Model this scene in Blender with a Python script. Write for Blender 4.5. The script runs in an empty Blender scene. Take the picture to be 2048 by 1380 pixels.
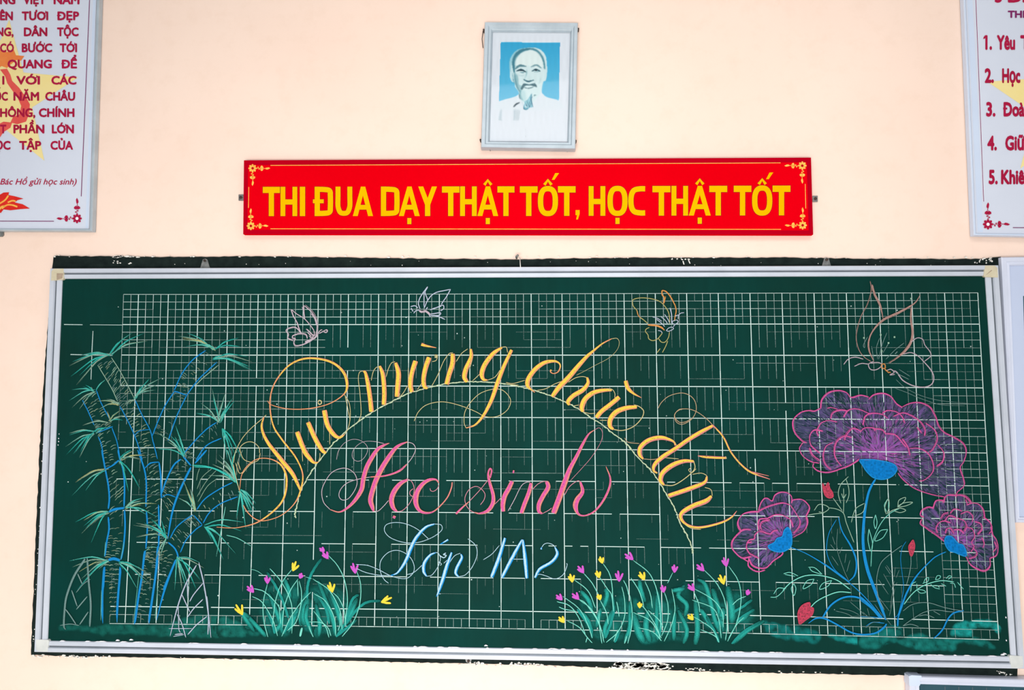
import bpy, bmesh, math, random
import numpy as np
from mathutils import Vector, Matrix, noise as mnoise
random.seed(7)
C = bpy.context.scene.collection
scn = bpy.context.scene

# ------------------------------------------------------------------ camera
# wall frame: X right, Z up, the wall is the plane Y = 0 and the room lies at negative Y
FOC = 1400.0                       # focal length in pixels of a 2048 px wide frame
BOARD = 0.030                      # distance of the writing surface from the wall
ZC = 1.55                          # height above the floor of the board's middle line
RM = Matrix(((0.9989473, 0.0018785, -0.0458335), (0.0020333, 0.9963659, 0.0851525), (0.0458268, -0.0851561, 0.9953132)))
EYE = Vector((-0.01084, -(BOARD + 2.24347), ZC + 0.1425))
def w2b(v): return Vector((v[0], -v[2], v[1]))
RT = RM.transposed()
ax = [w2b(RT.col[i]) for i in range(3)]
cam_d = bpy.data.cameras.new('camera'); cam = bpy.data.objects.new('camera', cam_d); C.objects.link(cam)
M = Matrix.Identity(4)
for i in range(3):
    for j in range(3): M[j][i] = ax[i][j]
M.translation = EYE
cam.matrix_world = M
cam_d.sensor_width = 36.0; cam_d.lens = FOC / 2048.0 * 36.0; cam_d.clip_start = 0.05; cam_d.clip_end = 60
scn.camera = cam

# ------------------------------------------------------------------ light
scn.view_settings.view_transform = 'Standard'; scn.view_settings.look = 'None'
scn.view_settings.gamma = 1; scn.view_settings.use_curve_mapping = False
scn.view_settings.exposure = 0.2
wd = bpy.data.worlds.new('daylight'); scn.world = wd; wd.use_nodes = True
wd.node_tree.nodes['Background'].inputs[0].default_value = (0.92, 0.96, 1.0, 1)
wd.node_tree.nodes['Background'].inputs[1].default_value = 0.36
def area(name, loc, target, sx, sy, power, col=(1, 1, 1)):
    l = bpy.data.lights.new(name, 'AREA'); l.shape = 'RECTANGLE'; l.size = sx; l.size_y = sy; l.energy = power; l.color = col
    o = bpy.data.objects.new(name, l); C.objects.link(o); o.location = loc
    o.rotation_euler = (Vector(target) - Vector(loc)).to_track_quat('-Z', 'Y').to_euler()
    return o
area('low_fill_light', (-0.3, -3.1, 0.85), (-0.3, 0, 0.55), 2.0, 0.9, 88, (1.0, 1.0, 1.0))  # added fill low behind the camera, brightens the wall towards its bottom centre
area('overhead_fill_light', (0.3, -1.5, 3.25), (0.1, 0, 1.2), 2.4, 0.5, 12, (1.0, 0.98, 0.95))  # unseen soft fill added overhead, not a known lamp

# ------------------------------------------------------------------ helpers
def at(px, py, d=0.0):
    """point of the plane Y = -d seen at pixel (px, py) of the 2048 x 1380 photograph"""
    v = RT @ Vector(((px - 1024) / FOC, -(py - 690) / FOC, -1.0))
    r = w2b(v); s = (-d - EYE.y) / r.y
    return EYE + r * s
CROP = dict(b1=(100, 640, 4.93), b2=(100, 900, 4.93), b3=(100, 1080, 4.971), g1=(440, 1060, 5.12), g2=(1090, 1070, 4.6545),
            L1=(450, 680, 3.54), L2=(690, 660, 5.535), L3=(1010, 660, 5.535), L4=(1200, 770, 4.058), H1=(620, 850, 6.206),
            H2=(900, 850, 5.851), P1=(690, 1030, 4.357), u1=(550, 560, 5.535), u2=(1240, 560, 9.2), u3=(1660, 550, 4.93),
            f1=(1560, 760, 5.11), f2=(1440, 960, 6.9), f3=(1800, 960, 6.9), f4=(1520, 940, 3.832), f5=(1720, 1040, 5.11),
            PL=(0, 0, 2.877), PR=(1900, 0, 2.878), BL=(470, 300, 3.471), BR=(1050, 300, 3.413), PO=(940, 30, 4.93), px=(0, 0, 1.0))
def cp(c, x, y):
    a = CROP[c]; return (a[0] + x / a[2], a[1] + y / a[2])
def lin(c):
    return tuple((v / 255 / 12.92) if v / 255 <= 0.04045 else ((v / 255 + 0.055) / 1.055) ** 2.4 for v in c)
def tag(o, label=None, cat=None, group=None, kind=None):
    if label: o['label'] = label
    if cat: o['category'] = cat
    if group: o['group'] = group
    if kind: o['kind'] = kind
    return o
def empty(name, loc):
    o = bpy.data.objects.new(name, None); C.objects.link(o); o.location = loc; o.empty_display_size = 0.05
    return o
def link(name, me, mat=None, parent=None):
    o = bpy.data.objects.new(name, me); C.objects.link(o)
    if mat: me.materials.append(mat)
    if parent:
        o.parent = parent
        root = parent
        off = Vector((0, 0, 0))
        while root: off += root.location; root = root.parent
        o.location = -off
    return o
class MB:
    def __init__(s): s.v = []; s.f = []; s.c = []; s.sm = []
    def add(s, vs, fs, col=None, smooth=False):
        n = len(s.v); s.v += [tuple(v) for v in vs]; s.f += [tuple(n + i for i in f) for f in fs]
        s.c += [col or (1, 1, 1, 1)] * len(vs) if not isinstance(col, list) else col
        s.sm += [smooth] * len(fs)
    def box(s, x0, x1, y0, y1, z0, z1):
        s.add([(x, y, z) for x in (x0, x1) for y in (y0, y1) for z in (z0, z1)],
              [(0, 1, 3, 2), (4, 6, 7, 5), (0, 4, 5, 1), (2, 3, 7, 6), (0, 2, 6, 4), (1, 5, 7, 3)])
    def prism(s, pts, d0, d1, col=None):
        """slab of outline pts = [(px,py)] (pixels, front face at depth d1) reaching back to depth d0"""
        fr = [at(x, y, d1) for x, y in pts]; bk = [Vector((p.x, -d0, p.z)) for p in fr]; n = len(fr)
        s.add(fr + bk, [tuple(range(n)), tuple(range(2 * n - 1, n - 1, -1))] + [(i, n + i, n + (i + 1) % n, (i + 1) % n) for i in range(n)], col)
    def tube(s, pts, r, n=8, smooth=True):
        pts = [Vector(p) for p in pts]; vs = []; k = len(pts)
        for i, p in enumerate(pts):
            t = (pts[min(i + 1, k - 1)] - pts[max(i - 1, 0)]).normalized()
            u = t.orthogonal().normalized(); w = t.cross(u)
            rr = r[i] if isinstance(r, (list, tuple)) else r
            vs += [p + (u * math.cos(6.28319 * j / n) + w * math.sin(6.28319 * j / n)) * rr for j in range(n)]
        fs = [(i * n + j, i * n + (j + 1) % n, (i + 1) * n + (j + 1) % n, (i + 1) * n + j) for i in range(k - 1) for j in range(n)]
        fs += [tuple(range(n - 1, -1, -1)), tuple(range((k - 1) * n, k * n))]
        s.add(vs, fs, None, smooth)
    def mesh(s, name):
        me = bpy.data.meshes.new(name); me.from_pydata(s.v, [], s.f); me.validate(); me.update()
        return me
    def build(s, name, mat, parent=None, colors=False, fix=True):
        me = bpy.data.meshes.new(name); me.from_pydata(s.v, [], s.f)
        if colors:
            at_ = me.color_attributes.new('Col', 'FLOAT_COLOR', 'POINT')
            at_.data.foreach_set('color', np.array(s.c, dtype=np.float32).ravel())
        elif fix:
            bm = bmesh.new(); bm.from_mesh(me); bmesh.ops.recalc_face_normals(bm, faces=bm.faces); bm.to_mesh(me); bm.free()
        if any(s.sm) and len(me.polygons) == len(s.sm): me.polygons.foreach_set('use_smooth', s.sm)
        me.update()
        return link(name, me, mat, parent)
# ------------------------------------------------------------------ materials
def newmat(name):
    m = bpy.data.materials.new(name); m.use_nodes = True
    nt = m.node_tree; b = nt.nodes['Principled BSDF']
    return m, nt, b
def N(nt, t, **kw):
    n = nt.nodes.new(t)
    for k, v in kw.items():
        if isinstance(v, tuple) and k.startswith('i_'): n.inputs[k[2:]].default_value = v
        elif k.startswith('i_'): n.inputs[k[2:].replace('_', ' ')].default_value = v
        else: setattr(n, k, v)
    return n
def noise_fac(nt, scale, detail=4, rough=0.6, stretch=None):
    g = N(nt, 'ShaderNodeNewGeometry'); src = g.outputs['Position']
    if stretch:
        mp = N(nt, 'ShaderNodeMapping'); mp.inputs['Scale'].default_value = stretch
        nt.links.new(src, mp.inputs[0]); src = mp.outputs[0]
    n = N(nt, 'ShaderNodeTexNoise'); n.inputs['Scale'].default_value = scale; n.inputs['Detail'].default_value = detail; n.inputs['Roughness'].default_value = rough
    nt.links.new(src, n.inputs['Vector'])
    return n.outputs['Fac']
def ramp(nt, fac, stops):
    r = N(nt, 'ShaderNodeValToRGB'); e = r.color_ramp.elements
    e[0].position, e[0].color = stops[0][0], (*stops[0][1], 1)
    e[1].position, e[1].color = stops[-1][0], (*stops[-1][1], 1)
    for p, c in stops[1:-1]:
        q = e.new(p); q.color = (*c, 1)
    nt.links.new(fac, r.inputs[0]); return r.outputs[0]
def bump(nt, b, fac, strength, dist):
    bp = N(nt, 'ShaderNodeBump'); bp.inputs['Strength'].default_value = strength; bp.inputs['Distance'].default_value = dist
    nt.links.new(fac, bp.inputs['Height']); nt.links.new(bp.outputs[0], b.inputs['Normal'])
def simple(name, c0, c1, scale, rough=0.6, metal=0.0, bs=0.1, bd=0.001, stretch=None, spec=0.5):
    m, nt, b = newmat(name)
    f = noise_fac(nt, scale, 5, 0.6, stretch)
    nt.links.new(ramp(nt, f, [(0.3, lin(c0)), (0.7, lin(c1))]), b.inputs['Base Color'])
    b.inputs['Roughness'].default_value = rough; b.inputs['Metallic'].default_value = metal
    b.inputs['Specular IOR Level'].default_value = spec
    if bs: bump(nt, b, f, bs, bd)
    return m
def board_color(nt):
    f = noise_fac(nt, 2.2, 5, 0.62)
    g = noise_fac(nt, 30, 3, 0.7, (1.0, 1.0, 0.12))
    a = ramp(nt, f, [(0.3, lin((13, 47, 40))), (0.7, lin((6, 56, 51)))])
    mx = N(nt, 'ShaderNodeMix', data_type='RGBA', blend_type='MULTIPLY'); mx.inputs[0].default_value = 0.35
    nt.links.new(a, mx.inputs[6]); nt.links.new(ramp(nt, g, [(0.3, (0.75, 0.78, 0.78)), (0.7, (1.15, 1.12, 1.12))]), mx.inputs[7])
    return mx.outputs[2]
def chalk_material(name, rag=1.15, fine=520.0):
    m, nt, b = newmat(name)
    at_ = N(nt, 'ShaderNodeAttribute', attribute_name='Col')
    nf = noise_fac(nt, fine, 2, 0.6)
    # coverage = clamp(alpha + (noise - 0.5) * rag)
    ma = N(nt, 'ShaderNodeMath', operation='MULTIPLY_ADD'); nt.links.new(nf, ma.inputs[0]); ma.inputs[1].default_value = rag
    sb = N(nt, 'ShaderNodeMath', operation='SUBTRACT'); nt.links.new(at_.outputs['Alpha'], sb.inputs[0]); sb.inputs[1].default_value = rag * 0.5
    nt.links.new(sb.outputs[0], ma.inputs[2]); ma.use_clamp = True
    gt = N(nt, 'ShaderNodeMath', operation='MULTIPLY'); gt.use_clamp = True      # no chalk at all where alpha is 0
    nt.links.new(at_.outputs['Alpha'], gt.inputs[0]); gt.inputs[1].default_value = 4.0
    fm = N(nt, 'ShaderNodeMath', operation='MULTIPLY'); nt.links.new(ma.outputs[0], fm.inputs[0]); nt.links.new(gt.outputs[0], fm.inputs[1])
    mx = N(nt, 'ShaderNodeMix', data_type='RGBA'); nt.links.new(fm.outputs[0], mx.inputs[0])
    nt.links.new(board_color(nt), mx.inputs[6]); nt.links.new(at_.outputs['Color'], mx.inputs[7])
    nt.links.new(mx.outputs[2], b.inputs['Base Color'])
    b.inputs['Roughness'].default_value = 0.8; b.inputs['Specular IOR Level'].default_value = 0.03
    return m
def print_material(name, rough=0.45):
    m, nt, b = newmat(name)
    at_ = N(nt, 'ShaderNodeAttribute', attribute_name='Col')
    nt.links.new(at_.outputs['Color'], b.inputs['Base Color']); b.inputs['Roughness'].default_value = rough
    b.inputs['Specular IOR Level'].default_value = 0.25
    return m
MAT = {}
def wall_material():
    m, nt, b = newmat('peach_wall_paint')
    f = noise_fac(nt, 1.3, 4, 0.55); g = noise_fac(nt, 14, 6, 0.7)
    a = ramp(nt, f, [(0.25, lin((243, 214, 196))), (0.75, lin((249, 223, 206)))])
    mx = N(nt, 'ShaderNodeMix', data_type='RGBA', blend_type='MULTIPLY'); mx.inputs[0].default_value = 0.5
    nt.links.new(a, mx.inputs[6]); nt.links.new(ramp(nt, g, [(0.25, (0.93, 0.9, 0.86)), (0.5, (1, 1, 1))]), mx.inputs[7])
    # scattered small brown specks
    v = N(nt, 'ShaderNodeTexVoronoi'); v.inputs['Scale'].default_value = 4.0
    gg = N(nt, 'ShaderNodeNewGeometry'); nt.links.new(gg.outputs['Position'], v.inputs['Vector'])
    sp = ramp(nt, v.outputs['Distance'], [(0.012, lin((150, 110, 85))), (0.022, (1, 1, 1))])
    m2 = N(nt, 'ShaderNodeMix', data_type='RGBA', blend_type='MULTIPLY'); m2.inputs[0].default_value = 0.6
    nt.links.new(mx.outputs[2], m2.inputs[6]); nt.links.new(sp, m2.inputs[7])
    nt.links.new(m2.outputs[2], b.inputs['Base Color']); b.inputs['Roughness'].default_value = 0.8
    b.inputs['Specular IOR Level'].default_value = 0.2
    bump(nt, b, noise_fac(nt, 60, 6, 0.7), 0.12, 0.002)
    return m
MAT['wall'] = wall_material()
MAT['floor'] = simple('pale_floor_tile', (215, 208, 198), (228, 222, 212), 3, 0.4)
m_, nt_, b_ = newmat('green_writing_surface'); nt_.links.new(board_color(nt_), b_.inputs['Base Color'])
b_.inputs['Roughness'].default_value = 0.6; b_.inputs['Specular IOR Level'].default_value = 0.03; MAT['board'] = m_
MAT['slab'] = simple('old_black_green_paint', (18, 27, 26), (31, 42, 39), 35, 0.85, 0, 0.5, 0.002, spec=0.08)
MAT['flake'] = simple('bare_white_plaster', (225, 222, 212), (245, 240, 232), 60, 0.85, 0, 0.4, 0.001)
MAT['alu'] = simple('brushed_aluminium', (188, 194, 204), (201, 206, 217), 8, 0.5, 0.1, 0.05, 0.0004, (1, 1, 1))
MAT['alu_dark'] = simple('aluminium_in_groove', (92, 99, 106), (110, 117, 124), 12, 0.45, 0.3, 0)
MAT['alu_bright'] = simple('bright_aluminium', (206, 211, 226), (216, 220, 236), 8, 0.45, 0.1, 0.05, 0.0004)
MAT['cap'] = simple('beige_plastic_cap', (196, 184, 152), (212, 202, 176), 30, 0.5)
MAT['cap_in'] = simple('brown_cap_recess', (150, 128, 106), (175, 155, 135), 60, 0.7)  # browner, darker tone for the inset of the beige caps
MAT['cap_gray'] = simple('grey_plastic_cap', (196, 199, 196), (214, 216, 212), 30, 0.5)
MAT['steel'] = simple('weathered_steel', (95, 98, 98), (150, 150, 146), 90, 0.5, 0.4)
MAT['dark'] = simple('dark_rust', (40, 34, 30), (80, 62, 50), 120, 0.7)
MAT['red'] = simple('red_sign_vinyl', (214, 0, 14), (224, 0, 18), 1.5, 0.6, 0, 0, spec=0.0)
MAT['red_edge'] = simple('dark_red_sign_border', (170, 0, 24), (184, 0, 28), 2, 0.6, 0, 0, spec=0.0)
MAT['yellow'] = simple('yellow_sign_vinyl', (228, 172, 0), (236, 180, 4), 5, 0.6, 0, 0, spec=0.0)
MAT['gold'] = simple('pale_gold_print', (240, 160, 60), (248, 196, 90), 50, 0.5, 0, 0, spec=0.2)
MAT['outline'] = simple('dark_red_letter_shadow', (130, 22, 12), (145, 30, 14), 5, 0.5, 0, 0, spec=0.2)
MAT['poster'] = simple('pale_lilac_poster', (207, 212, 225), (213, 218, 230), 2, 0.4, 0, 0, spec=0.3)
MAT['poster_border'] = simple('pale_blue_poster_rim', (198, 210, 230), (208, 220, 238), 2, 0.4, 0, 0, spec=0.3)
MAT['crimson'] = simple('crimson_print', (160, 6, 52), (176, 14, 66), 5, 0.5, 0, 0, spec=0.2)
MAT['plum'] = simple('plum_print', (112, 24, 84), (126, 34, 96), 5, 0.5, 0, 0, spec=0.2)
MAT['white_print'] = simple('white_print', (240, 238, 244), (246, 244, 250), 5, 0.5, 0, 0, spec=0.2)
MAT['frame_silver'] = simple('dull_silver_frame', (168, 180, 188), (186, 198, 206), 14, 0.4, 0.2, 0.05)
MAT['whiteboard'] = simple('grey_lilac_panel', (188, 198, 222), (193, 203, 226), 3, 0.4, 0, 0)
MAT['green_dark'] = simple('blue_green_board', (26, 66, 80), (34, 80, 92), 6, 0.6)
MAT['chalk'] = chalk_material('chalk_on_board')
MAT['smear'] = chalk_material('smeared_chalk', 0.35, 60.0)
MAT['print'] = print_material('colour_print')
mg, ng, bg = newmat('picture_glass')
mixg = N(ng, 'ShaderNodeMixShader'); mixg.inputs[0].default_value = 0.012
tr = N(ng, 'ShaderNodeBsdfTransparent'); gl = N(ng, 'ShaderNodeBsdfGlossy'); gl.inputs['Roughness'].default_value = 0.05
ng.links.new(tr.outputs[0], mixg.inputs[1]); ng.links.new(gl.outputs[0], mixg.inputs[2])
ng.links.new(mixg.outputs[0], ng.nodes['Material Output'].inputs[0]); MAT['glass'] = mg

# ------------------------------------------------------------------ chalk strokes
ZSTEP = [0.0]
CHALK = 0.80          # how bright the chalk itself is
def crom(P, n):
    """Catmull-Rom through P (rows x,y,w), n samples per span"""
    P = np.array(P, float)
    if len(P) == 2:
        t = np.linspace(0, 1, n + 1)[:, None]; return P[0] * (1 - t) + P[1] * t
    Q = np.vstack([2 * P[0] - P[1], P, 2 * P[-1] - P[-2]]); out = []
    for i in range(1, len(Q) - 2):
        t = np.linspace(0, 1, n, endpoint=False)[:, None]
        a, b, c, d = Q[i - 1], Q[i], Q[i + 1], Q[i + 2]
        out.append(0.5 * (2 * b + (c - a) * t + (2 * a - 5 * b + 4 * c - d) * t * t + (3 * b - a - 3 * c + d) * t ** 3))
    out.append(P[-1:]); o = np.vstack(out); o[:, 2] = np.maximum(o[:, 2], 0.35); return o
def parse(c, s, w):
    pts = []; lw = w
    for tk in s.split():
        v = [float(q) for q in tk.split(',')]
        if len(v) > 2: lw = v[2]
        x, y = cp(c, v[0], v[1]); pts.append((x, y, lw))
    return pts
def ribbon(mb, P, col, alpha=0.9, depth=None, wob=0.0, ends=1.0, wmul=1.0, off=0.0, d0=BOARD + 0.0007, fade=(1, 1)):
    """flat chalk line of varying width; P rows (x, y, width) in pixels of the photograph"""
    P = np.asarray(P, float); n = len(P)
    T = np.gradient(P[:, :2], axis=0); L = np.hypot(T[:, 0], T[:, 1]) + 1e-9; T /= L[:, None]
    Nn = np.stack([-T[:, 1], T[:, 0]], 1)
    if depth is None:
        ZSTEP[0] += 3e-6; depth = d0 + ZSTEP[0]
    vs = []; cs = []; c = tuple(v * CHALK for v in lin(col))
    for i in range(n):
        w = P[i, 2] * 0.5 * wmul
        if i in (0, n - 1): w *= ends
        a = alpha
        k = i / max(n - 1, 1)
        if fade[0] < 1 and k < 0.3: a *= fade[0] + (1 - fade[0]) * k / 0.3
        if fade[1] < 1 and k > 0.6: a *= fade[1] + (1 - fade[1]) * (1 - k) / 0.4
        o = off * P[i, 2]
        jx = random.uniform(-wob, wob); jy = random.uniform(-wob, wob)
        ctr = P[i, :2] + Nn[i] * o + (jx, jy)
        for sgn in (-1, 1):
            q = ctr + Nn[i] * w * sgn; vs.append(at(q[0], q[1], depth)); cs.append((*c, a))
    fs = [(2 * i, 2 * i + 1, 2 * i + 3, 2 * i + 2) for i in range(n - 1)]
    mb.add(vs, fs, cs)
COL = dict(cy=(62, 206, 190), te=(38, 160, 150), bl=(28, 142, 212), yl=(244, 216, 70), pe=(236, 158, 112), gd=(248, 212, 78), ly=(196, 200, 140), pk=(226, 92, 164),
           mg=(206, 92, 200), pg=(160, 196, 172), wh=(214, 230, 232), ye=(246, 218, 84), sp=(226, 138, 128), cr=(222, 208, 150), ps=(226, 150, 168), sw=(206, 176, 138), lv=(196, 206, 226), rd=(206, 70, 96),
           ol=(186, 178, 112), tk=(164, 182, 150), gy=(128, 160, 156), pw=(190, 226, 240), or_=(222, 150, 80), br=(196, 152, 142), pl=(216, 196, 208), rope=(206, 224, 186), lc=(130, 226, 206))
def S(mb, c, col, w, paths, alpha=0.85, n=6, ends=0.5, wob=0.0, fade=(1, 1), twin=0):
    """a set of chalk lines; paths is 'x,y[,w] x,y ... ; x,y ...' read off the crop c"""
    for s in paths.split(';'):
        P = crom(parse(c, s, w), n); P[:, 2] = np.where(P[:, 2] < 3, P[:, 2] * .82, P[:, 2])
        ribbon(mb, P, COL[col], alpha, wob=wob, ends=ends, fade=fade)
        for k in range(twin):
            Q = P.copy(); Q[:, 2] *= 0.45; Q[:, :2] += np.array([random.uniform(-2, 2), random.uniform(-2, 2)])
            ribbon(mb, Q, COL[col], alpha * 0.8, ends=ends)
def brush(mb, c, paths, edge, core, w=1.2, n=8, streak=None):
    """broad-edged chalk letter stroke: edge colour, core colour, thin streaks"""
    for s in paths.split(';'):
        P = crom(parse(c, s, w), n)
        ribbon(mb, P, COL[edge], 0.92, ends=0.9)
        if P[:, 2].max() > 3.2:
            Q = P.copy(); Q[:, 2] = np.where(Q[:, 2] > 2.6, Q[:, 2], 0.0)
            runs = []; cur = []
            for r in Q:
                if r[2] > 0: cur.append(r)
                else:
                    if len(cur) > 2: runs.append(np.array(cur))
                    cur = []
            if len(cur) > 2: runs.append(np.array(cur))
            for r in runs:
                sgn = 1 if r[-1, 1] > r[0, 1] else -1
                r2 = r.copy(); ribbon(mb, r2, COL[core], 0.9, wmul=0.56, off=0.11 * sgn, ends=0.6, wob=0.35)
                for q in range(int(len(r2) * .35) if streak else 0):          # dark gaps where the chalk skipped
                    i = random.randrange(len(r2) - 1); o_ = random.uniform(-.32, .32) * r2[i, 2]
                    a_, b_ = r2[i, :2], r2[i + 1, :2]; t_ = (b_ - a_); nn = np.array([-t_[1], t_[0]]) / (np.hypot(*t_) + 1e-9) * o_
                    ribbon(mb, [(*(a_ + nn), .7), (*(a_ + nn + t_ * random.uniform(.3, .9)), 1.1)], streak, .75, ends=.6)
def finish(mb, name, parent, label=None, mat='chalk', kind=None):
    o = mb.build(name, MAT[mat], parent, colors=True)
    return tag(o, label, kind=kind)
def inside(poly, X, Y):
    poly = np.asarray(poly, float); r = np.zeros(X.shape, bool); j = len(poly) - 1
    for i in range(len(poly)):
        xi, yi = poly[i]; xj, yj = poly[j]
        cnd = ((yi > Y) != (yj > Y)) & (X < (xj - xi) * (Y - yi) / (yj - yi + 1e-12) + xi); r ^= cnd; j = i
    return r
def blur(A, k):
    for _ in range(k):
        A = (A + np.roll(A, 1, 0) + np.roll(A, -1, 0) + np.roll(A, 1, 1) + np.roll(A, -1, 1)) / 5
    return A
def smooth_poly(c, s, n=4):
    P = parse(c, s, 1); P = P + [P[0], P[1]]
    return crom(P, n)[:-n, :2]
def fill(mb, poly, colfn, step=2.0, d=None, soft=0):
    """raster patch of chalk inside poly; colfn(X, Y) -> (rgb 0..255 array, alpha array)"""
    poly = np.asarray(poly)
    x0, y0 = poly.min(0) - step * (1 + soft); x1, y1 = poly.max(0) + step * (1 + soft)
    xs = np.arange(x0, x1 + step, step); ys = np.arange(y0, y1 + step, step)
    X, Y = np.meshgrid(xs, ys); m = inside(poly, X, Y).astype(float)
    ms = blur(m, soft) if soft else m
    rgb, al = colfn(X, Y); al = al * ms
    keep = (ms > 0.02) if soft else (m > 0)
    idx = -np.ones(X.shape, int); vs = []; cs = []
    if d is None:
        ZSTEP[0] += 3e-6; d = BOARD + 0.0007 + ZSTEP[0]
    for i, j in zip(*np.nonzero(keep)):
        idx[i, j] = len(vs); vs.append(at(X[i, j], Y[i, j], d)); cs.append((*[v * CHALK for v in lin(rgb[i, j])], float(al[i, j])))
    fs = []
    for i in range(X.shape[0] - 1):
        for j in range(X.shape[1] - 1):
            q = (idx[i, j], idx[i, j + 1], idx[i + 1, j + 1], idx[i + 1, j])
            if min(q) >= 0: fs.append(q)
    mb.add(vs, fs, cs)
def vnoise(X, Y, sc, seed=0):
    out = np.empty(X.shape)
    for i in range(X.shape[0]):
        for j in range(X.shape[1]):
            out[i, j] = mnoise.noise((X[i, j] * sc, Y[i, j] * sc, seed))
    return out
# ------------------------------------------------------------------ the room
w = MB(); w.box(-4.2, 3.8, 0.0, 0.22, 0.0, 3.5); tag(w.build('wall_back', MAT['wall']), kind='structure')
fl = MB(); fl.box(-4.2, 3.8, -6.5, 0.22, -0.12, 0.0); tag(fl.build('floor', MAT['floor']), kind='structure')

def rails(outer, inner, profile, mat, parent, name, d=0.0, cuts=None, mats=None):
    """four mitred rails between the outer and inner corner pixels; profile = [(t, depth)] from outer (0) to inner (1)"""
    out = []
    for s in range(4):
        o0, o1, i0, i1 = outer[s], outer[(s + 1) % 4], inner[s], inner[(s + 1) % 4]
        a, b = (0, 1) if not cuts else cuts[s]
        mb = MB(); V0 = []; V1 = []
        for t, dep in profile:
            for V, k in ((V0, a), (V1, b)):
                ox, oy = o0[0] + (o1[0] - o0[0]) * k, o0[1] + (o1[1] - o0[1]) * k
                ix, iy = i0[0] + (i1[0] - i0[0]) * k, i0[1] + (i1[1] - i0[1]) * k
                p = at(ox + (ix - ox) * t, oy + (iy - oy) * t, 0.03); V.append(Vector((p.x, -dep, p.z)))
        n = len(profile)
        fs = [(i, i + 1, n + i + 1, n + i) for i in range(n - 1)] + [(0, n, 2 * n - 1, n - 1), tuple(range(n - 1, -1, -1)), tuple(range(n, 2 * n))]
        mb.add(V0 + V1, fs); o = mb.build(name, mat, parent); out.append(o)
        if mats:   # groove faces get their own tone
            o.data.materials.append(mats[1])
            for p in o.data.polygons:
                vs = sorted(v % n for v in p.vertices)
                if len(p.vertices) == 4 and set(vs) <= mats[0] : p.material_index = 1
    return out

# ------------------------------------------------------------------ the old painted slab behind the chalkboard
def ragged(pts, step, amp):
    out = []
    for i in range(len(pts)):
        a, b = pts[i], pts[(i + 1) % len(pts)]
        n = max(1, int(math.hypot(b[0] - a[0], b[1] - a[1]) / step))
        for k in range(n):
            t = k / n; j = amp if k else 0
            out.append((a[0] + (b[0] - a[0]) * t + random.uniform(-j, j), a[1] + (b[1] - a[1]) * t + random.uniform(-j, j)))
    return out
SLAB = [(107, 512), (330, 514), (520, 512.5), (760, 516.5), (1020, 519), (1240, 515.5), (1560, 515), (1780, 518), (1960, 518), (2002, 513.5), (2007, 620), (2012, 760), (2028, 1100), (2035, 1340), (2034.5, 1355),
        (1760, 1350), (1500, 1345.5), (1300, 1340), (1200, 1335), (1080, 1330), (900, 1326.5), (600, 1320), (350, 1316), (160, 1313), (62, 1310), (66, 1200), (72, 1060), (79, 900), (90, 720), (100, 590), (104, 537)]
slab_root = empty('painted_blackboard_slab', (at(1050, 930, 0).x, 0, 0.86))
tag(slab_root, 'old black-green painted slab with flaking ragged edges behind the chalkboard', 'blackboard')
sm = MB(); sm.prism(ragged(SLAB, 9, 0.9), -0.002, 0.008); sm.build('painted_face', MAT['slab'], slab_root)
fk = MB()
def flake(x, y, r, ex=1.0):
    n = random.randint(5, 8); a0 = random.random() * 6
    pts = [(x + math.cos(a0 + 6.283 * k / n) * r * ex * random.uniform(.5, 1.2), y + math.sin(a0 + 6.283 * k / n) * r * random.uniform(.5, 1.2)) for k in range(n)]
    fk.prism(pts, 0.007, 0.0088)
def along(P0, P1, n, spread, r, ex=1.6):
    for k in range(n):
        t = random.random(); flake(P0[0] + (P1[0] - P0[0]) * t, P0[1] + (P1[1] - P0[1]) * t + random.uniform(-spread, spread), r * random.uniform(.4, 1.3), ex)
along((66, 1312), (220, 1314), 40, 2.5, 2.0); along((935, 1326), (965, 1328), 12, 3, 2.2); along((1000, 1328), (1085, 1331), 40, 3.5, 1.7)
along((1228, 1331), (1330, 1333), 70, 5, 3.6, 2.4); along((1330, 1333), (1420, 1342), 14, 3, 1.6); along((226, 513), (280, 514), 16, 1.2, 1.5, 4); along((225, 524), (262, 526), 7, 2.5, 1.3)
along((1950, 522), (1985, 524), 14, 5, 1.6, 1); along((1340, 517), (1400, 519), 10, 2, 1.3); along((107, 512), (2000, 516), 60, 1.5, 1.3, 2.2)
along((350, 1316), (1760, 1349), 60, 2, 1.2, 2); along((1990, 1345), (2028, 1350), 14, 4, 1.2); along((310, 525), (1900, 527), 26, 5, 0.9, 1)
for k in range(46):
    t = random.random(); flake(106 - 40 * t + random.uniform(-3, 2), 540 + 770 * t, random.uniform(.6, 1.6), .7)
for k in range(30):
    t = random.random(); flake(2003.5 + 5 * t + random.uniform(-1.5, 1.5), 518 + 190 * t, random.uniform(.8, 2.4), .5)
for a, b in (((1365, 522), (1368, 529)), ((1376, 520), (1380, 527))): fk.prism([(a[0], a[1]), (a[0] + 2, a[1]), (b[0] + 1, b[1]), (b[0] - 1, b[1])], .007, .0088)
tag(fk.build('flaked_plaster', MAT['flake'], slab_root), 'white plaster showing where the paint flaked off', kind='stuff')

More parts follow.
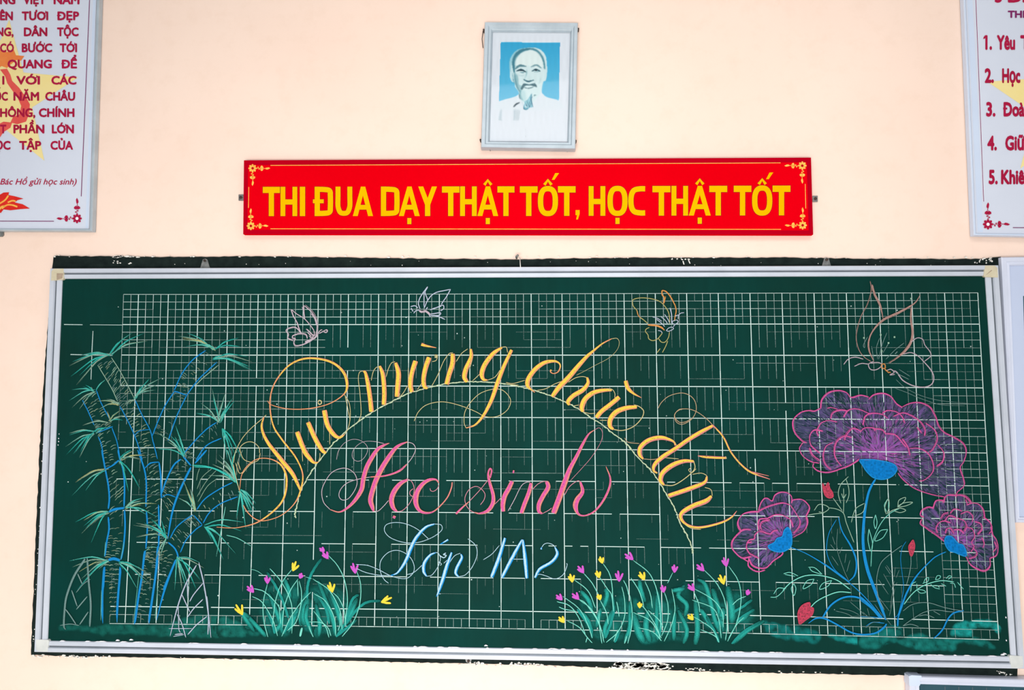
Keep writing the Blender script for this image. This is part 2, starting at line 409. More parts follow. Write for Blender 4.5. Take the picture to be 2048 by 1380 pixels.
# ------------------------------------------------------------------ the chalkboard
OUT = [(103, 537.4), (1994.5, 531), (2047, 1336.5), (71, 1303)]; INN = [(126, 558), (1969, 552.3), (2020, 1312), (96.5, 1281)]
cb = empty('chalkboard', (at(1050, 930, 0).x, 0, 0.9))
tag(cb, 'large green chalkboard in a silver frame covered with coloured chalk lettering and flowers', 'chalkboard')
sf = MB(); sf.prism([(OUT[0][0] + 6, OUT[0][1] + 6), (OUT[1][0] - 6, OUT[1][1] + 6), (OUT[2][0] - 8, OUT[2][1] - 6), (OUT[3][0] + 6, OUT[3][1] - 6)], 0.009, BOARD); sf.build('writing_surface', MAT['board'], cb)
prof = [(0, .009), (0, .034), (.06, .0385), (.40, .0385), (.45, .0335), (.58, .0335), (.62, .037), (.95, .0355), (1, .0330), (1, .0302)]
cuts = [(.0108, .9868), (.030, .972), (.0135, .986), (.026, .972)]
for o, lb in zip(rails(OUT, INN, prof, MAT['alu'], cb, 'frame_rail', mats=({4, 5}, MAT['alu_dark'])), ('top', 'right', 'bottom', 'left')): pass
# plastic corner caps
def lerp(a, b, t): return (a[0] + (b[0] - a[0]) * t, a[1] + (b[1] - a[1]) * t)
for k in range(4):
    o, i = OUT[k], INN[k]; pv, nx = OUT[(k - 1) % 4], OUT[(k + 1) % 4]; pi, ni = INN[(k - 1) % 4], INN[(k + 1) % 4]
    la = math.hypot(nx[0] - o[0], nx[1] - o[1]); lb = math.hypot(pv[0] - o[0], pv[1] - o[1])
    A = lerp(o, nx, 24 / la); B = lerp(o, pv, 24 / lb)
    sx = 1 if A[0] > o[0] else -1
    c1 = lerp(o, nx, 5 / la); c2 = lerp(o, pv, 5 / lb)
    Ai = lerp(i, INN[(k + 1) % 4], 1.5 / la); Bi = lerp(i, INN[(k - 1) % 4], 1.5 / lb)
    mb = MB(); mb.prism([c1, A, Ai, i, Bi, B, c2], 0.009, 0.0392)
    cpo = mb.build('corner_cap', MAT['cap'] if k < 2 else MAT['cap_gray'], cb)
    tag(cpo, 'beige plastic corner cap' if k < 2 else 'grey plastic corner cap')
    m2 = MB(); q0 = lerp(o, i, .45); m2.prism([q0, (lerp(A, i, .4)[0], q0[1]), lerp(o, i, .93), (q0[0], lerp(B, i, .4)[1])], 0.039, 0.0396)
    m2.build('cap_recess', MAT['cap_in'] if k < 2 else MAT['cap_gray'], cpo)
# hanging brackets
for (x, y, up) in ((410, 526, 1), (1653, 524, 1), (937, 1317, -1)):
    mb = MB(); y2 = y - 9 if up > 0 else y + 9; y1 = y + 11 if up > 0 else y - 7
    mb.prism([(x - 10, y1), (x - 4.5, y2 + 2 * up), (x, y2), (x + 4.5, y2 + 2 * up), (x + 10, y1)], .009, .0125)
    h = mb.build('hanging_bracket', MAT['steel'], cb)
    c_ = at(x, y2 + 4.5 * up, .0125); s_ = MB(); s_.tube([c_, c_ + Vector((0, -.004, 0))], .0042, 12); s_.build('screw', MAT['dark'], h)
mb = MB(); c_ = at(1033, 515, .01); mb.tube([c_ + Vector((0, .012, 0)), c_ + Vector((0, -.012, 0)), c_ + Vector((.006, -.018, .004))], .0035, 8)
hk = mb.build('hook_nail', MAT['steel'], cb)
mb = MB(); mb.tube([at(1026, 517, .014), at(1032, 512, .017), at(1040, 516, .016), at(1041, 536, .0385)], .0014, 6); mb.build('string', MAT['flake'], hk)
mb = MB()
def ledge(x, y, w_, h_): mb.prism([(x - w_, y + .8), (x - w_ * .4, y - h_), (x + w_ * .3, y - h_ * .8), (x + w_, y + .8)], .033, .0366)
for k in range(60):
    t = random.random(); ledge(100 + 1915 * t, 1281.5 + 31 * t, random.uniform(2, 12), random.uniform(.2, 1.1))
for x, y in ((262, 1279), (235, 1280), (972, 1290.5), (2006, 1309), (2010, 1307)): ledge(x, y + 1, 4, 1.8)
tag(mb.build('chalk_dust', MAT['white_print'], cb), 'white chalk dust along the bottom rail', kind='stuff')
mb = MB()
for x, y, r in ((117, 877, .7), (117, 883, .7), (118, 868, .5), (116, 890, .6), (2012, 1235, .9), (2013, 1281, .9)): mb.prism([(x - r, y - r * 2), (x + r, y - r), (x + r * .7, y + r * 2), (x - r, y + r)], .03, .0312)
tag(mb.build('chalk_fleck', MAT['white_print'], cb), kind='stuff')

# ------------------------------------------------------------------ printed grid, fitted to the board
GX = [1095.556, 2.518, -0.059, 846.709, 16.316, 1.725, 24.395, 1.105, 7.139]
GY = [898.493, 317.939, 6.982, 4.537, 8.323, 1.319, 2.161, 2.491, 0.844]
EX = [(i, j) for i in range(4) for j in range(3) if i + j <= 3]
def gp(k, r):
    a = (k - 13.5) / 13.5; b = (r - 5) / 5
    return sum(c * a ** i * b ** j for c, (i, j) in zip(GX, EX)), sum(c * a ** i * b ** j for c, (i, j) in zip(GY, EX))
def strength(k, r):
    if r > 10: return .55
    if k > 25.4 and r < 10: return .55
    if r < 1: return .85 if k < 9 else .62
    if r < 2: return .62 if k < 8 else (.32 if k > 14 else .2)
    if r < 4.2 and k < 6: return .42
    if r < 3: return .26
    if r < 6: return .17
    return .04
grid = MB()
GW = (224, 246, 240)
def gline(k0, r0, k1, r1, w_, a, n=4):
    P = [(*gp(k0 + (k1 - k0) * t / n, r0 + (r1 - r0) * t / n), w_) for t in range(n + 1)]
    ribbon(grid, P, GW, a * 1.3 if w_ > 1.1 else a, depth=BOARD + 0.00058)
random.seed(11)
for q in range(-2, 109):                                   # vertical lines, four to a cell
    k = q / 4; major = q % 4 == 0
    for s in range(0, 43):
        r0 = s / 4; r1 = min(r0 + .25, 10.53)
        if r0 >= 10.5: continue
        if major:
            cellv = mnoise.noise((k * 3.1, r0 * .7, 1.0))
            if cellv < -.6 and r0 > 1: continue
            gline(k, r0, k, r1, 1.45 if random.random() < .8 else 1.15, random.uniform(.8, 1), 2)
        else:
            st = strength(k, r0); v = mnoise.noise((k * 2.7, r0 * 1.6, 4.0)) * 1.3 + .5
            a = st * min(1, max(0, v + .35))
            if r0 % 1 > .6 and r0 > 1 and r0 < 10: a *= .5
            if q == -2 and r0 < 3: a = .55
            if q == -2 and 3 <= r0 < 10: a = .12
            fr = r0 % 1
            if r0 >= 1 and r0 < 10 and (k > 6 or r0 > 4) and k < 25.4:      # worn lines hang from the main rows and fade out
                a = (.55 if r0 < 6 else .2) * max(0, mnoise.noise((k * 2.3, int(r0) * 3.7, 21.0)) + .42) * (1, .9, .45, .12)[int(fr * 4)]
            if a > .09: gline(k, r0, k, r1, .55 + .35 * a, min(1, a * 1.1 + .1), 1)
for q in range(0, 43):                                     # horizontal lines
    r = q / 4; major = q % 4 == 0
    if q == 42: r = 10.53
    for s in range(-2, 108):
        k0 = s / 4
        if major:
            full = r <= 5 or r == 10
            v = mnoise.noise((k0 * 1.9, r * 5.3, 9.0))
            if not full and v < -.22: continue
            if full and v < -.75: continue
            if r > 5 and random.random() < .06: continue
            gline(k0, r, k0 + .25, r, (1.5 if r in (1, 2, 3, 10) else 1.25) if r else 1.0, random.uniform(.8, 1) if r else .7, 1)
        elif q == 42: gline(k0, r, k0 + .25, r, 1.3, random.uniform(.35, .8), 1)
        else:
            v = mnoise.noise((k0 * .9, r * 4.7, 14.0)) * 1.3 + .5
            a = strength(k0, r) * min(1, max(0, v + .3))
            if r > 9.5 and abs(r - 10.25) > .01: a = a * .5 if k0 > 25 else 0
            if r >= 1 and r < 10 and (k0 > 6 or r > 4) and k0 < 25.2: a = .5 * max(0, mnoise.noise((k0 * .35, r * 4.7, 33.0)) * 1.2 - .02) * (1 if r < 6 else .5)
            if a > .09: gline(k0, r, k0 + .25, r, .55 + .35 * a, min(1, a * 1.1 + .1), 1)
for a in ('128,649,1.6 165,649.5,1.4', '180,649.5,1 245,650,1', '186,662,1.2 184,700,1.6 182,759,1.3', '141,709,1.6 225,711,1.3'):
    ribbon(grid, parse('px', a, 1.4), GW, .75, depth=BOARD + 0.00058)
for k in range(120):                                       # pin-prick chalk specks
    x, y = random.uniform(130, 1960), random.uniform(600, 1240); r = random.uniform(.5, 1.1)
    ribbon(grid, [(x - r, y, r * 2), (x + r, y, r * 2)], GW, random.uniform(.4, .9), depth=BOARD + 0.0006)
finish(grid, 'grid_lines', cb, 'white ruled grid printed on the green surface')

# ------------------------------------------------------------------ faint smears under everything
random.seed(5)
def smear(mb, c, pts, w_, col, a, n=5, soft=.15):
    P = crom(parse(c, pts, w_), n); P[:, 2] *= 1
    for k in range(4):                                      # feathered band built of nested ribbons
        f = 1 - k * .22; ribbon(mb, P, col, a * (.35 + .22 * k), wmul=f, ends=.7, wob=.5, fade=(.3, .3))
gs = MB()
BASE0 = BOARD + 0.0001
def blob(mb, c, poly, col, a, soft=3, sc=.09, step=2.4, d=None):
    P = smooth_poly(c, poly)
    def fn(X, Y):
        v = vnoise(X, Y, sc, 3); v2 = vnoise(X, Y, .3, 8)
        rgb = np.empty(X.shape + (3,)); rgb[:] = col
        return rgb, a * np.clip(.75 + .8 * v + .35 * v2, .1, 1.3)
    fill(mb, P, fn, step, d, soft)
DEP = [BASE0]
def under(): DEP[0] += 4e-6; return DEP[0]
blob(gs, 'b3', '90,850 140,830 300,850 450,860 620,835 800,840 1000,850 1200,820 1400,760 1700,740 1930,800 2048,880 2048,950 1800,965 1400,965 1000,950 600,930 540,960 420,920 250,900 100,900', (28, 118, 106), .55, 3, d=under())
blob(gs, 'g1', '0,880 100,900 240,960 240,1020 420,1060 300,1090 0,1080', (34, 136, 124), .5, 3, d=under())
blob(gs, 'f4', '30,1150 200,1195 330,1210 460,1250 430,1330 300,1310 150,1290 40,1230', (24, 138, 134), .6, 3, d=under())
blob(gs, 'f4', '520,1260 700,1270 900,1230 960,1200 1070,1200 1073,1290 960,1330 860,1370 760,1340 650,1320 560,1290', (30, 160, 156), .75, 3, d=under())
blob(gs, 'f5', '0,1190 160,1130 260,1100 420,1140 380,1200 420,1230 600,1150 720,1200 960,1210 1200,1200 1370,1290 1360,1320 1150,1270 1000,1260 970,1340 800,1330 640,1340 450,1280 280,1240 200,1310 60,1310 0,1290', (30, 140, 132), .62, 3, d=under())
blob(gs, 'f5', '920,1160 980,1060 1150,1030 1320,1020 1440,1100 1410,1160 1340,1100 1150,1110 1140,1190 960,1190', (34, 176, 170), .75, 2, d=under())
GR = (36, 150, 138)
for c, p, a_ in (('g1', '400,760 520,560 640,640 760,520 820,700 760,900 700,1080 520,1080 440,960', .3), ('g1', '860,700 980,560 1120,560 1260,640 1330,780 1300,960 1200,1090 1080,1060 1000,1100 900,960', .34), ('g1', '820,720 900,660 960,800 960,980 900,1040 830,960', .5),
                 ('g2', '330,520 460,640 620,520 760,560 790,800 740,960 620,980 460,960 350,760', .3), ('g2', '820,580 960,640 1040,500 1120,640 1200,560 1330,620 1320,960 1200,980 1060,990 900,990 830,860', .34), ('g2', '1380,460 1500,470 1640,640 1760,520 1900,640 2000,840 1780,960 1640,980 1500,860 1440,720', .3),
                 ('g2', '820,800 1000,860 1060,960 1000,1000 900,1000 840,900', .55), ('g2', '1240,480 1330,440 1340,620 1300,700 1230,600', .2)):
    blob(gs, c, p, GR, a_, 4, .05, 2.6, under())
finish(gs, 'ground_smear', cb, 'teal smudged chalk ground along the bottom of the board', 'smear', 'stuff')
# ------------------------------------------------------------------ bamboo drawing
random.seed(21)
def leaves(mb, c, x, y, tips, col='cy', w=2.2, lift=.10, alpha=.78):
    for tk in tips.split():
        v = tk.split(','); tx, ty = float(v[0]), float(v[1]); cc = {'ye': 'ly', 'ol': 'ly'}.get(v[2], v[2]) if len(v) > 2 else col
        a = cp(c, x + random.uniform(-14, 14), y + random.uniform(-14, 14)); b = cp(c, tx, ty)
        L = math.hypot(b[0] - a[0], b[1] - a[1]); m = ((a[0] + b[0]) / 2, (a[1] + b[1]) / 2 - L * lift * (1 if abs(b[0] - a[0]) > abs(b[1] - a[1]) * .5 else .3))
        P = crom([(a[0], a[1], w * .8), ((a[0] + m[0]) / 2, (a[1] + m[1]) / 2 - L * lift * .25, w), (m[0], m[1], w), (b[0], b[1], .6)], 4)
        ribbon(mb, P, COL[cc], alpha, ends=.4, wob=.25, fade=(1, .45))
        Q = P.copy(); Q[:, :2] += np.linspace(0, 1.6, len(P))[:, None] * (random.uniform(-1, 1), random.uniform(-1, 1)); Q[:, 2] *= .5
        ribbon(mb, Q, COL['lc' if random.random() < .6 else cc], alpha * .8, ends=.3, fade=(1, .3))
        Q = P[:int(len(P) * random.uniform(.5, .85))].copy(); Q[:, :2] += np.linspace(0, 1, len(Q))[:, None] * (random.uniform(-4, 4), random.uniform(-4, 4)); Q[:, 2] *= .45
        ribbon(mb, Q, COL[random.choice((cc, 'te', 'pg'))], alpha * .7, ends=.2, fade=(1, .2))
def band(mb, c, a, b, n, col='tk', alpha=.5, w=1.15, d=0):
    """short cross ticks between the two edges a and b of a cane"""
    A = crom(parse(c, a, 1), 12); B = crom(parse(c, b, 1), 12)
    for k in range(n):
        t = random.random(); p = A[int(t * (len(A) - 1))]; q = B[min(len(B) - 1, int(t * (len(B) - 1)))]
        s = random.choice((0, 0, .35, .6)); e = s + random.uniform(.2, .42)
        x0, y0 = p[0] + (q[0] - p[0]) * s, p[1] + (q[1] - p[1]) * s; x1, y1 = p[0] + (q[0] - p[0]) * min(e, 1), p[1] + (q[1] - p[1]) * min(e, 1)
        ribbon(mb, crom([(x0, y0 + 1.5, w), ((x0 + x1) / 2, (y0 + y1) / 2 - .6, w * 1.2), (x1, y1, w * .7)], 3), COL[random.choice((col, 'pg', 'gy'))], alpha * random.uniform(.6, 1.5), ends=.3)
bam = MB()
band(bam, 'b1', '470,445 600,660 690,850 830,1130 910,1380', '605,370 700,520 830,760 985,1080 1060,1370', 110)
band(bam, 'b1', '320,790 435,1035 475,1150 530,1380', '455,690 590,980 610,1060 690,1370', 60)
band(bam, 'b1', '1530,310 1300,530 1225,690 1080,960 1010,1140', '1640,420 1420,640 1350,740 1210,1060 1165,1190', 60, alpha=.35)
band(bam, 'b1', '1300,1340 1420,1200 1640,1010', '1440,1380 1540,1240 1690,1165', 22)
band(bam, 'b2', '530,100 585,480 580,780 540,1050 525,1380', '690,90 735,350 740,760 700,1080 680,1380', 90)
band(bam, 'b2', '925,200 945,540 950,960 925,1100 880,1380', '1070,120 1095,480 1075,960 1055,1150 1020,1380', 110)
band(bam, 'b2', '1290,90 1150,290 1105,480 1080,900 1060,1100', '1390,170 1330,290 1200,640 1165,880 1240,1080', 60)
band(bam, 'b2', '1185,870 1330,690 1440,590 1800,320', '1285,1010 1430,790 1510,720 1850,460', 46, alpha=.6)
band(bam, 'b3', '590,250 590,800', '690,250 660,800', 40); band(bam, 'b3', '900,330 860,800', '1010,330 975,860', 40); band(bam, 'b3', '1080,160 1060,560', '1230,200 1100,600', 34)
b0_ = MB(); S(b0_, 'b1', 'pg', 1.8, '470,445 600,660 665,800', .8); bamo = finish(b0_, 'bamboo_drawing', cb, 'blue and green chalk drawing of bamboo canes at the left end')
finish(bam, 'cane_hatching', bamo, kind='stuff')
def canes(c, col, w, paths, *a, **k):
    for p in paths.split(';'): m_c = MB(); S(m_c, c, col, w, p, *a, **k); finish(m_c, 'cane_outline', bamo)
canes('b1', 'pg', 1.8, '605,370 700,520 830,770;1660,445 1510,570 1440,640;1350,740 1290,860 1210,1050 1180,1150', .8)
canes('b1', 'bl', 2.4, '690,850 760,980 830,1130 880,1270 910,1380;840,790 900,920 985,1080 1010,1170 1060,1370;835,1140,1.6 880,1095 985,1078;320,790 380,910 435,1035;455,690 510,830 590,980;475,1150 510,1240 530,1380;610,1060 660,1200 690,1370', .85, wob=.2)
canes('b1', 'bl', 2.6, '1535,300 1400,400 1300,530 1240,660 1225,690;1645,415 1500,550 1420,640 1350,740;1230,700 1150,820 1080,960 1010,1140;1350,740 1270,900 1210,1060 1165,1190;1225,700 1270,715 1350,742;1300,1340 1420,1200 1540,1080 1640,1010;1440,1380 1540,1240 1690,1165;470,1110 620,1050', .85, wob=.2)
canes('b2', 'bl', 3.2, '510,0 545,190 575,350 585,480 575,580;575,660 582,780 560,900 540,1050;540,1150 525,1380;670,0 690,90 722,200 735,350 730,560;735,590 740,760 725,950 700,1080;690,1150 680,1380;1545,0 1430,130;580,610,4 640,585,5 735,570,4;575,1085,5 630,1072,6 690,1090,5;545,190,2.5 620,150,3 680,100,3', .9)
canes('b2', 'bl', 3.0, '865,0 930,190 950,340 945,560;950,600 960,760 945,975;1075,120,3 1092,260 1098,480;1070,540,3 1075,750 1070,970;935,180,2 990,130,3 1075,118,2;940,990 925,1100 905,1250 880,1380;1065,970 1055,1150 1020,1380;1290,90 1220,150 1150,290 1100,430;1390,170,4 1330,290,4 1250,470,4 1200,640,3.5 1160,880,2.6;1105,465,2 1160,440,2.2 1240,465,2;1165,910 1230,970 1260,1040 1250,1090;1240,1080 1190,1200 1115,1380;1310,60 1390,155', .88)
canes('b2', 'bl', 2.6, '1185,870 1240,770 1330,690 1410,640;1285,1010 1340,890 1430,790 1500,740;1445,590 1530,480 1680,380 1800,320;1510,720 1570,620 1680,530 1850,460;1420,645 1500,735', .85)
canes('b3', 'bl', 4.2, '538,270 522,520 520,700 525,830,1.5;702,280 680,520 668,700 666,820,1.5;940,110,4 915,350 880,560 850,780 838,840,1.5;1072,60 1055,300 1020,560 990,760 985,830,2;1250,200,3.5 1180,380 1120,560 1060,800,1.5', .9)
canes('b3', 'lc', 1.2, '512,500 505,800;552,20 540,160;735,20 705,190;885,330 830,830;1075,420 1045,780;950,110 1000,70 1065,75', .6)
for c, x, y, tips in (
    ('b1', 590, 345, '815,125 930,130 960,205,pg 750,170 190,455,pg 205,555 290,545 260,640,pg 220,410 300,350'),
    ('b1', 440, 700, '220,685 190,795 215,865,pg 290,880,pg 545,590 350,640'),
    ('b1', 590, 1000, '740,940,pg 720,990 700,890,ol 560,900,ol 320,1040,pg'),
    ('b1', 440, 1110, '190,1115,pg 190,1135 150,1250,pg 160,1330 290,1360,pg 230,1320 540,1060 600,1050 300,1300'),
    ('b1', 835, 775, '1100,570,pg 980,580 1060,640,pg 1040,690,pg 720,850,pg 930,640'),
    ('b1', 680, 830, '460,800,ye 480,880,pg 540,840,ye 560,780,pg 620,800,pg'),
    ('b1', 1620, 290, '1265,160,pg 1350,125 1300,190,ye 1340,260 1860,175 1880,265 1300,175,ol 1480,230'),
    ('b1', 1610, 385, '1950,360 2000,500 1980,465 1990,410,pg 1960,490 1700,350'),
    ('b1', 1670, 1000, '1440,920 1490,820,pg 1600,680,pg 1730,710,pg 1800,770 1820,800 1610,760 1740,850'),
    ('b1', 1700, 1080, '1800,1380 1900,1380 1750,1370 1830,1340 1780,1300'),
    ('b1', 1320, 1340, '1050,1110,pg 1240,1040 1190,1140 1060,1270 1160,1200,pg 1230,1150'),
    ('b2', 690, 100, '800,0 940,50,ol 830,5,ol 750,210 890,385 775,410 900,90,pg'),
    ('b2', 540, 200, '250,320,ol 215,450 350,400 300,290,pg 270,300,ye'),
    ('b2', 580, 610, '250,710 330,695,ye 330,750 310,825,pg 405,915 350,770'),
    ('b2', 735, 575, '930,470 1050,530,ol 1060,660 950,635 900,500,pg'),
    ('b2', 1155, 870, '820,740,pg 850,720,pg 850,860,pg 1000,680 930,720 1080,1060,pg 1040,1070,pg 1100,690 980,770'),
    ('b2', 570, 1090, '190,1095 220,1155,pg 285,1200,ye 270,1375 310,1270,pg 380,1250'),
    ('b2', 690, 1110, '970,1220,pg 950,1310 900,1180 860,1370 960,1290,pg'),
    ('b2', 1260, 1060, '1520,1165,pg 1480,1280 1380,1375 1300,1370,pg 1230,1380 1440,1370 1340,1350 1480,1110'),
    ('b2', 1830, 310, '1600,140,pg 1670,50,pg 1640,90,pg 1560,250,pg 1700,200 1720,120,pg'),
    ('b2', 1870, 400, '2030,530 2030,590 1990,640 1930,780 1840,680 1920,640 2000,620 2010,560'),
    ('b2', 1530, 750, '1910,710 1890,800 1710,1080 1830,1020 1700,870 1690,1040'),
    ('b2', 1430, 600, '1260,470,pg 1380,380,pg 1310,290,ol 1400,400,ol 1370,450 1340,360,ol')):
    mb = MB(); leaves(mb, c, x, y, tips); finish(mb, 'leaf_cluster', bamo)
mb = MB()
S(mb, 'b2', 'cy', 2.2, '1400,150 1550,162 1700,215 1830,320;1420,165 1600,180 1760,260;1840,0 1800,120 1850,350;1750,0 1800,180 1840,330', .8)
S(mb, 'b2', 'pg', 1.4, '1445,300 1455,240 1475,180;1450,385 1500,270 1600,180;1450,460 1540,310 1640,200;1460,510 1550,360 1650,280;1740,0 1790,120 1830,240;1900,0 1850,120 1840,250', .6)
S(mb, 'b2', 'lc', 1.8, '1740,840 1850,870 1990,950;1730,560 1640,1050', .75, fade=(1, .4)); finish(mb, 'leaf_cluster', bamo)
mb = MB(); S(mb, 'b3', 'gy', 3.4, '350,190 240,360 165,560 145,700 137,850 155,890,1.5;370,180 385,420 405,640 395,860', .8, twin=1)
S(mb, 'b3', 'gy', 2.6, '275,335 320,438;215,500 270,658;262,690 370,562;155,690 200,750 258,838;295,840 380,715;260,522,1.5 330,440,1.5 400,390;100,850,1.6 200,835 290,850', .85)
finish(mb, 'bamboo_shoot', bamo, 'grey-green pointed shoot with chevrons')
mb = MB(); S(mb, 'b3', 'lv', 2.8, '1455,250 1350,440 1270,660 1195,950,1.6;1480,230 1530,440 1570,700 1600,970,1.6;1560,560,2.4 1575,760 1570,940', .88, twin=1)
S(mb, 'b3', 'lv', 2.2, '1310,540 1390,715;1388,612 1430,540 1520,430;1365,770 1430,680 1520,590;1265,740 1310,830 1350,968;1370,940 1460,840 1560,760;1365,430 1370,580;1225,960,1.6 1330,940;1180,880,1.6 1410,880;1275,640,1.6 1280,870 1295,920;1240,940 1320,930', .85)
finish(mb, 'bamboo_shoot', bamo, 'white-lilac pointed shoot with chevrons')

# ------------------------------------------------------------------ grass and small flowers
random.seed(31)
def head(mb, c, bx, by, tx, ty, col):
    a = cp(c, bx, by); b = cp(c, tx, ty); L = math.hypot(b[0] - a[0], b[1] - a[1]); th = math.atan2(b[1] - a[1], b[0] - a[0])
    for dt, k in ((-.1, .95), (-.42, .78), (.42, .8)):
        e = (a[0] + math.cos(th + dt) * L * k, a[1] + math.sin(th + dt) * L * k); m = ((a[0] * .45 + e[0] * .55), (a[1] * .45 + e[1] * .55))
        ribbon(mb, crom([(a[0], a[1], 2.2), (m[0], m[1], 4.4), (e[0], e[1], 3.2)], 4), COL[col], 1.0, ends=.7, wob=.2)
def clump(name, c, label, blades, blades2, smears, heads):
    g = MB()
    for s in smears.split(';'): smear(g, c, s, 9, (48, 184, 170), .72)
    S(g, c, 'te', 5.0, blades2, .75, fade=(1, .25), wob=.4); S(g, c, 'lc', 1.9, blades, .9, wob=.15, fade=(1, .75))
    o = finish(g, name, cb, label)
    for (bx, by, tx, ty, col) in heads:
        h = MB(); head(h, c, bx, by, tx, ty, col); finish(h, 'flower_head', o, {'mg': 'magenta flower head', 'yl': 'yellow flower head'}[col])
clump('grass_drawing', 'g1', 'teal chalk grass clumps with magenta and yellow flowers left of centre',
      '490,1095 450,930 443,750 485,550;590,1085 540,920 430,740 330,680;345,600 450,630 560,730 620,810;535,990 570,720 640,530 740,400;638,1000 655,800 720,620 800,500;510,395 620,520 710,690 740,830 735,1060;690,1030 780,940 825,780 835,640 810,520;632,1090 720,900 830,740 930,635;795,520 800,680;1135,1085 1110,1010 1040,950 910,940;1185,1085 1170,900 1080,730 960,650;1250,1020 1230,830 1120,620 950,500;1285,980 1270,820 1215,700 1155,640;1280,960 1305,700 1270,500 1200,360 1110,260;1250,1092 1360,950 1430,760 1440,560 1400,420;620,960 610,830 600,760;310,400,1 380,420 440,460;820,1090,4 840,1000,4;955,1095 925,1030 910,980;1115,1100 1080,990 960,830;1210,1030 1230,960 1225,850;880,480,1.2 940,500',
      '1190,1095 1330,900 1480,750 1650,725;1300,900 1350,720 1420,660;1285,980 1300,880 1400,700;560,1060 530,940 470,820;700,900 640,720 560,560 480,430;650,1060 740,900 800,860;890,700 900,560 940,440 1040,290;1120,960 1080,800 980,640;1190,1090 1400,920',
      '470,1090 400,1010 250,850;640,1060 600,900 500,650;830,980 830,860 890,620,12;870,980,18 860,840,14 900,700;1180,1080 1150,900 1000,520;1250,1010 1200,820 1130,640;700,1050 760,900 800,800;1300,960 1340,860 1400,700;550,1060 620,960 640,820;940,1060 880,900 900,760;1010,1090 1020,950 980,760;720,700 700,600 660,500;350,1040 230,860 300,900',
      [(345, 640, 280, 565, 'mg'), (485, 550, 485, 462, 'mg'), (815, 495, 845, 440, 'mg'), (1105, 295, 1055, 215, 'mg'), (1070, 220, 1020, 178, 'mg'), (1385, 445, 1370, 330, 'mg'), (230, 870, 170, 750, 'yl'), (745, 420, 790, 320, 'yl'), (1150, 640, 1132, 525, 'yl'), (1650, 740, 1770, 700, 'yl')])
clump('grass_drawing', 'g2', 'teal chalk grass clumps with magenta and yellow flowers right of centre',
      '440,1005 390,950 320,860 210,800;380,1000 395,950;440,960 400,840 320,690 165,570;550,1000 510,840 430,690 315,600;545,960 490,800 380,640 320,600;470,680 400,520 270,415;640,710 620,560 580,500 500,380;500,560 440,450 360,355;630,620 625,480 600,360 540,265;570,1000 680,900 740,760 740,600 715,480;590,830 570,720 510,600;780,560 760,480 730,420;110,620 230,660 320,780 380,940;130,670 180,690 290,710;690,760 680,680 665,620;530,1010 510,870 500,700;640,990 680,880;770,1010 805,860 810,700 790,560;800,400 870,510 910,620 920,680;1000,680 980,550 930,430;1080,880 1060,600 980,370 820,235;1075,980 1040,860 940,700 890,650;1085,940 1140,800 1145,650 1110,530;1110,990 1180,830 1210,680 1180,500;1085,985 1000,900 870,862;1085,960 980,800 820,720;1100,860 1060,790 960,700;1640,960 1620,800 1560,680 1370,605;1660,860 1650,720 1560,600 1390,500;1620,1000 1560,880 1450,800 1380,760;1690,700 1660,570 1590,440 1480,325;1680,980 1695,850 1690,690;1700,990 1790,800 1825,600 1800,430 1710,290;1710,960 1780,840 1850,765;1620,1000 1580,940 1450,880;1745,650 1800,600 1870,570;1140,450,1.4 1190,350;1390,540 1430,640 1440,720;740,1010,2.5 760,940',
      '560,960 600,860 640,700 620,540;300,690 420,860 440,960;1060,960 1080,800 1060,600 1040,520;1620,1000 1580,900 1500,760;1740,1010 1850,900 2020,800;1600,860 1640,760;1750,720 1850,660 1930,600;1780,800 1870,740 1950,690;650,1000 700,880',
      '330,520 400,600 440,700,10;480,860 500,760 520,680;560,960 560,860 630,700,10;340,720 400,800 440,900;740,1000 790,850 790,620,10;920,1000,14 870,900 820,720;980,1000,12 940,860 960,700;1050,980 1040,850 1040,560;1200,980 1200,850 1210,720;1290,1010 1320,880 1240,700;1300,760 1320,650 1240,560 1300,470;1400,1020,11 1420,860 1400,600;1640,920 1580,780 1500,480 1420,410,6;1660,900 1620,700 1560,500,12;1740,820,14 1740,700 1700,480;1560,880 1480,740 1440,690;1750,1010 1900,880 2040,800;1780,820 1900,740;930,620 890,500 880,420;1180,520 1300,500;540,700 580,560 560,500;1640,800,12 1660,680',
      [(160, 605, 105, 550, 'mg'), (315, 600, 255, 535, 'mg'), (360, 355, 310, 280, 'mg'), (690, 435, 690, 325, 'mg'), (820, 230, 745, 165, 'mg'), (1205, 350, 1210, 270, 'mg'), (1105, 535, 1095, 460, 'mg'), (1390, 520, 1335, 450, 'mg'), (1480, 335, 1415, 265, 'mg'), (1690, 295, 1670, 200, 'mg'), (1880, 560, 1900, 505, 'mg'),
       (255, 440, 240, 355, 'yl'), (505, 400, 485, 325, 'yl'), (535, 265, 515, 195, 'yl'), (515, 605, 495, 545, 'yl'), (925, 420, 885, 335, 'yl'), (880, 680, 885, 620, 'yl'), (180, 815, 130, 755, 'yl'), (1380, 790, 1330, 735, 'yl'), (1665, 460, 1635, 360, 'yl')])

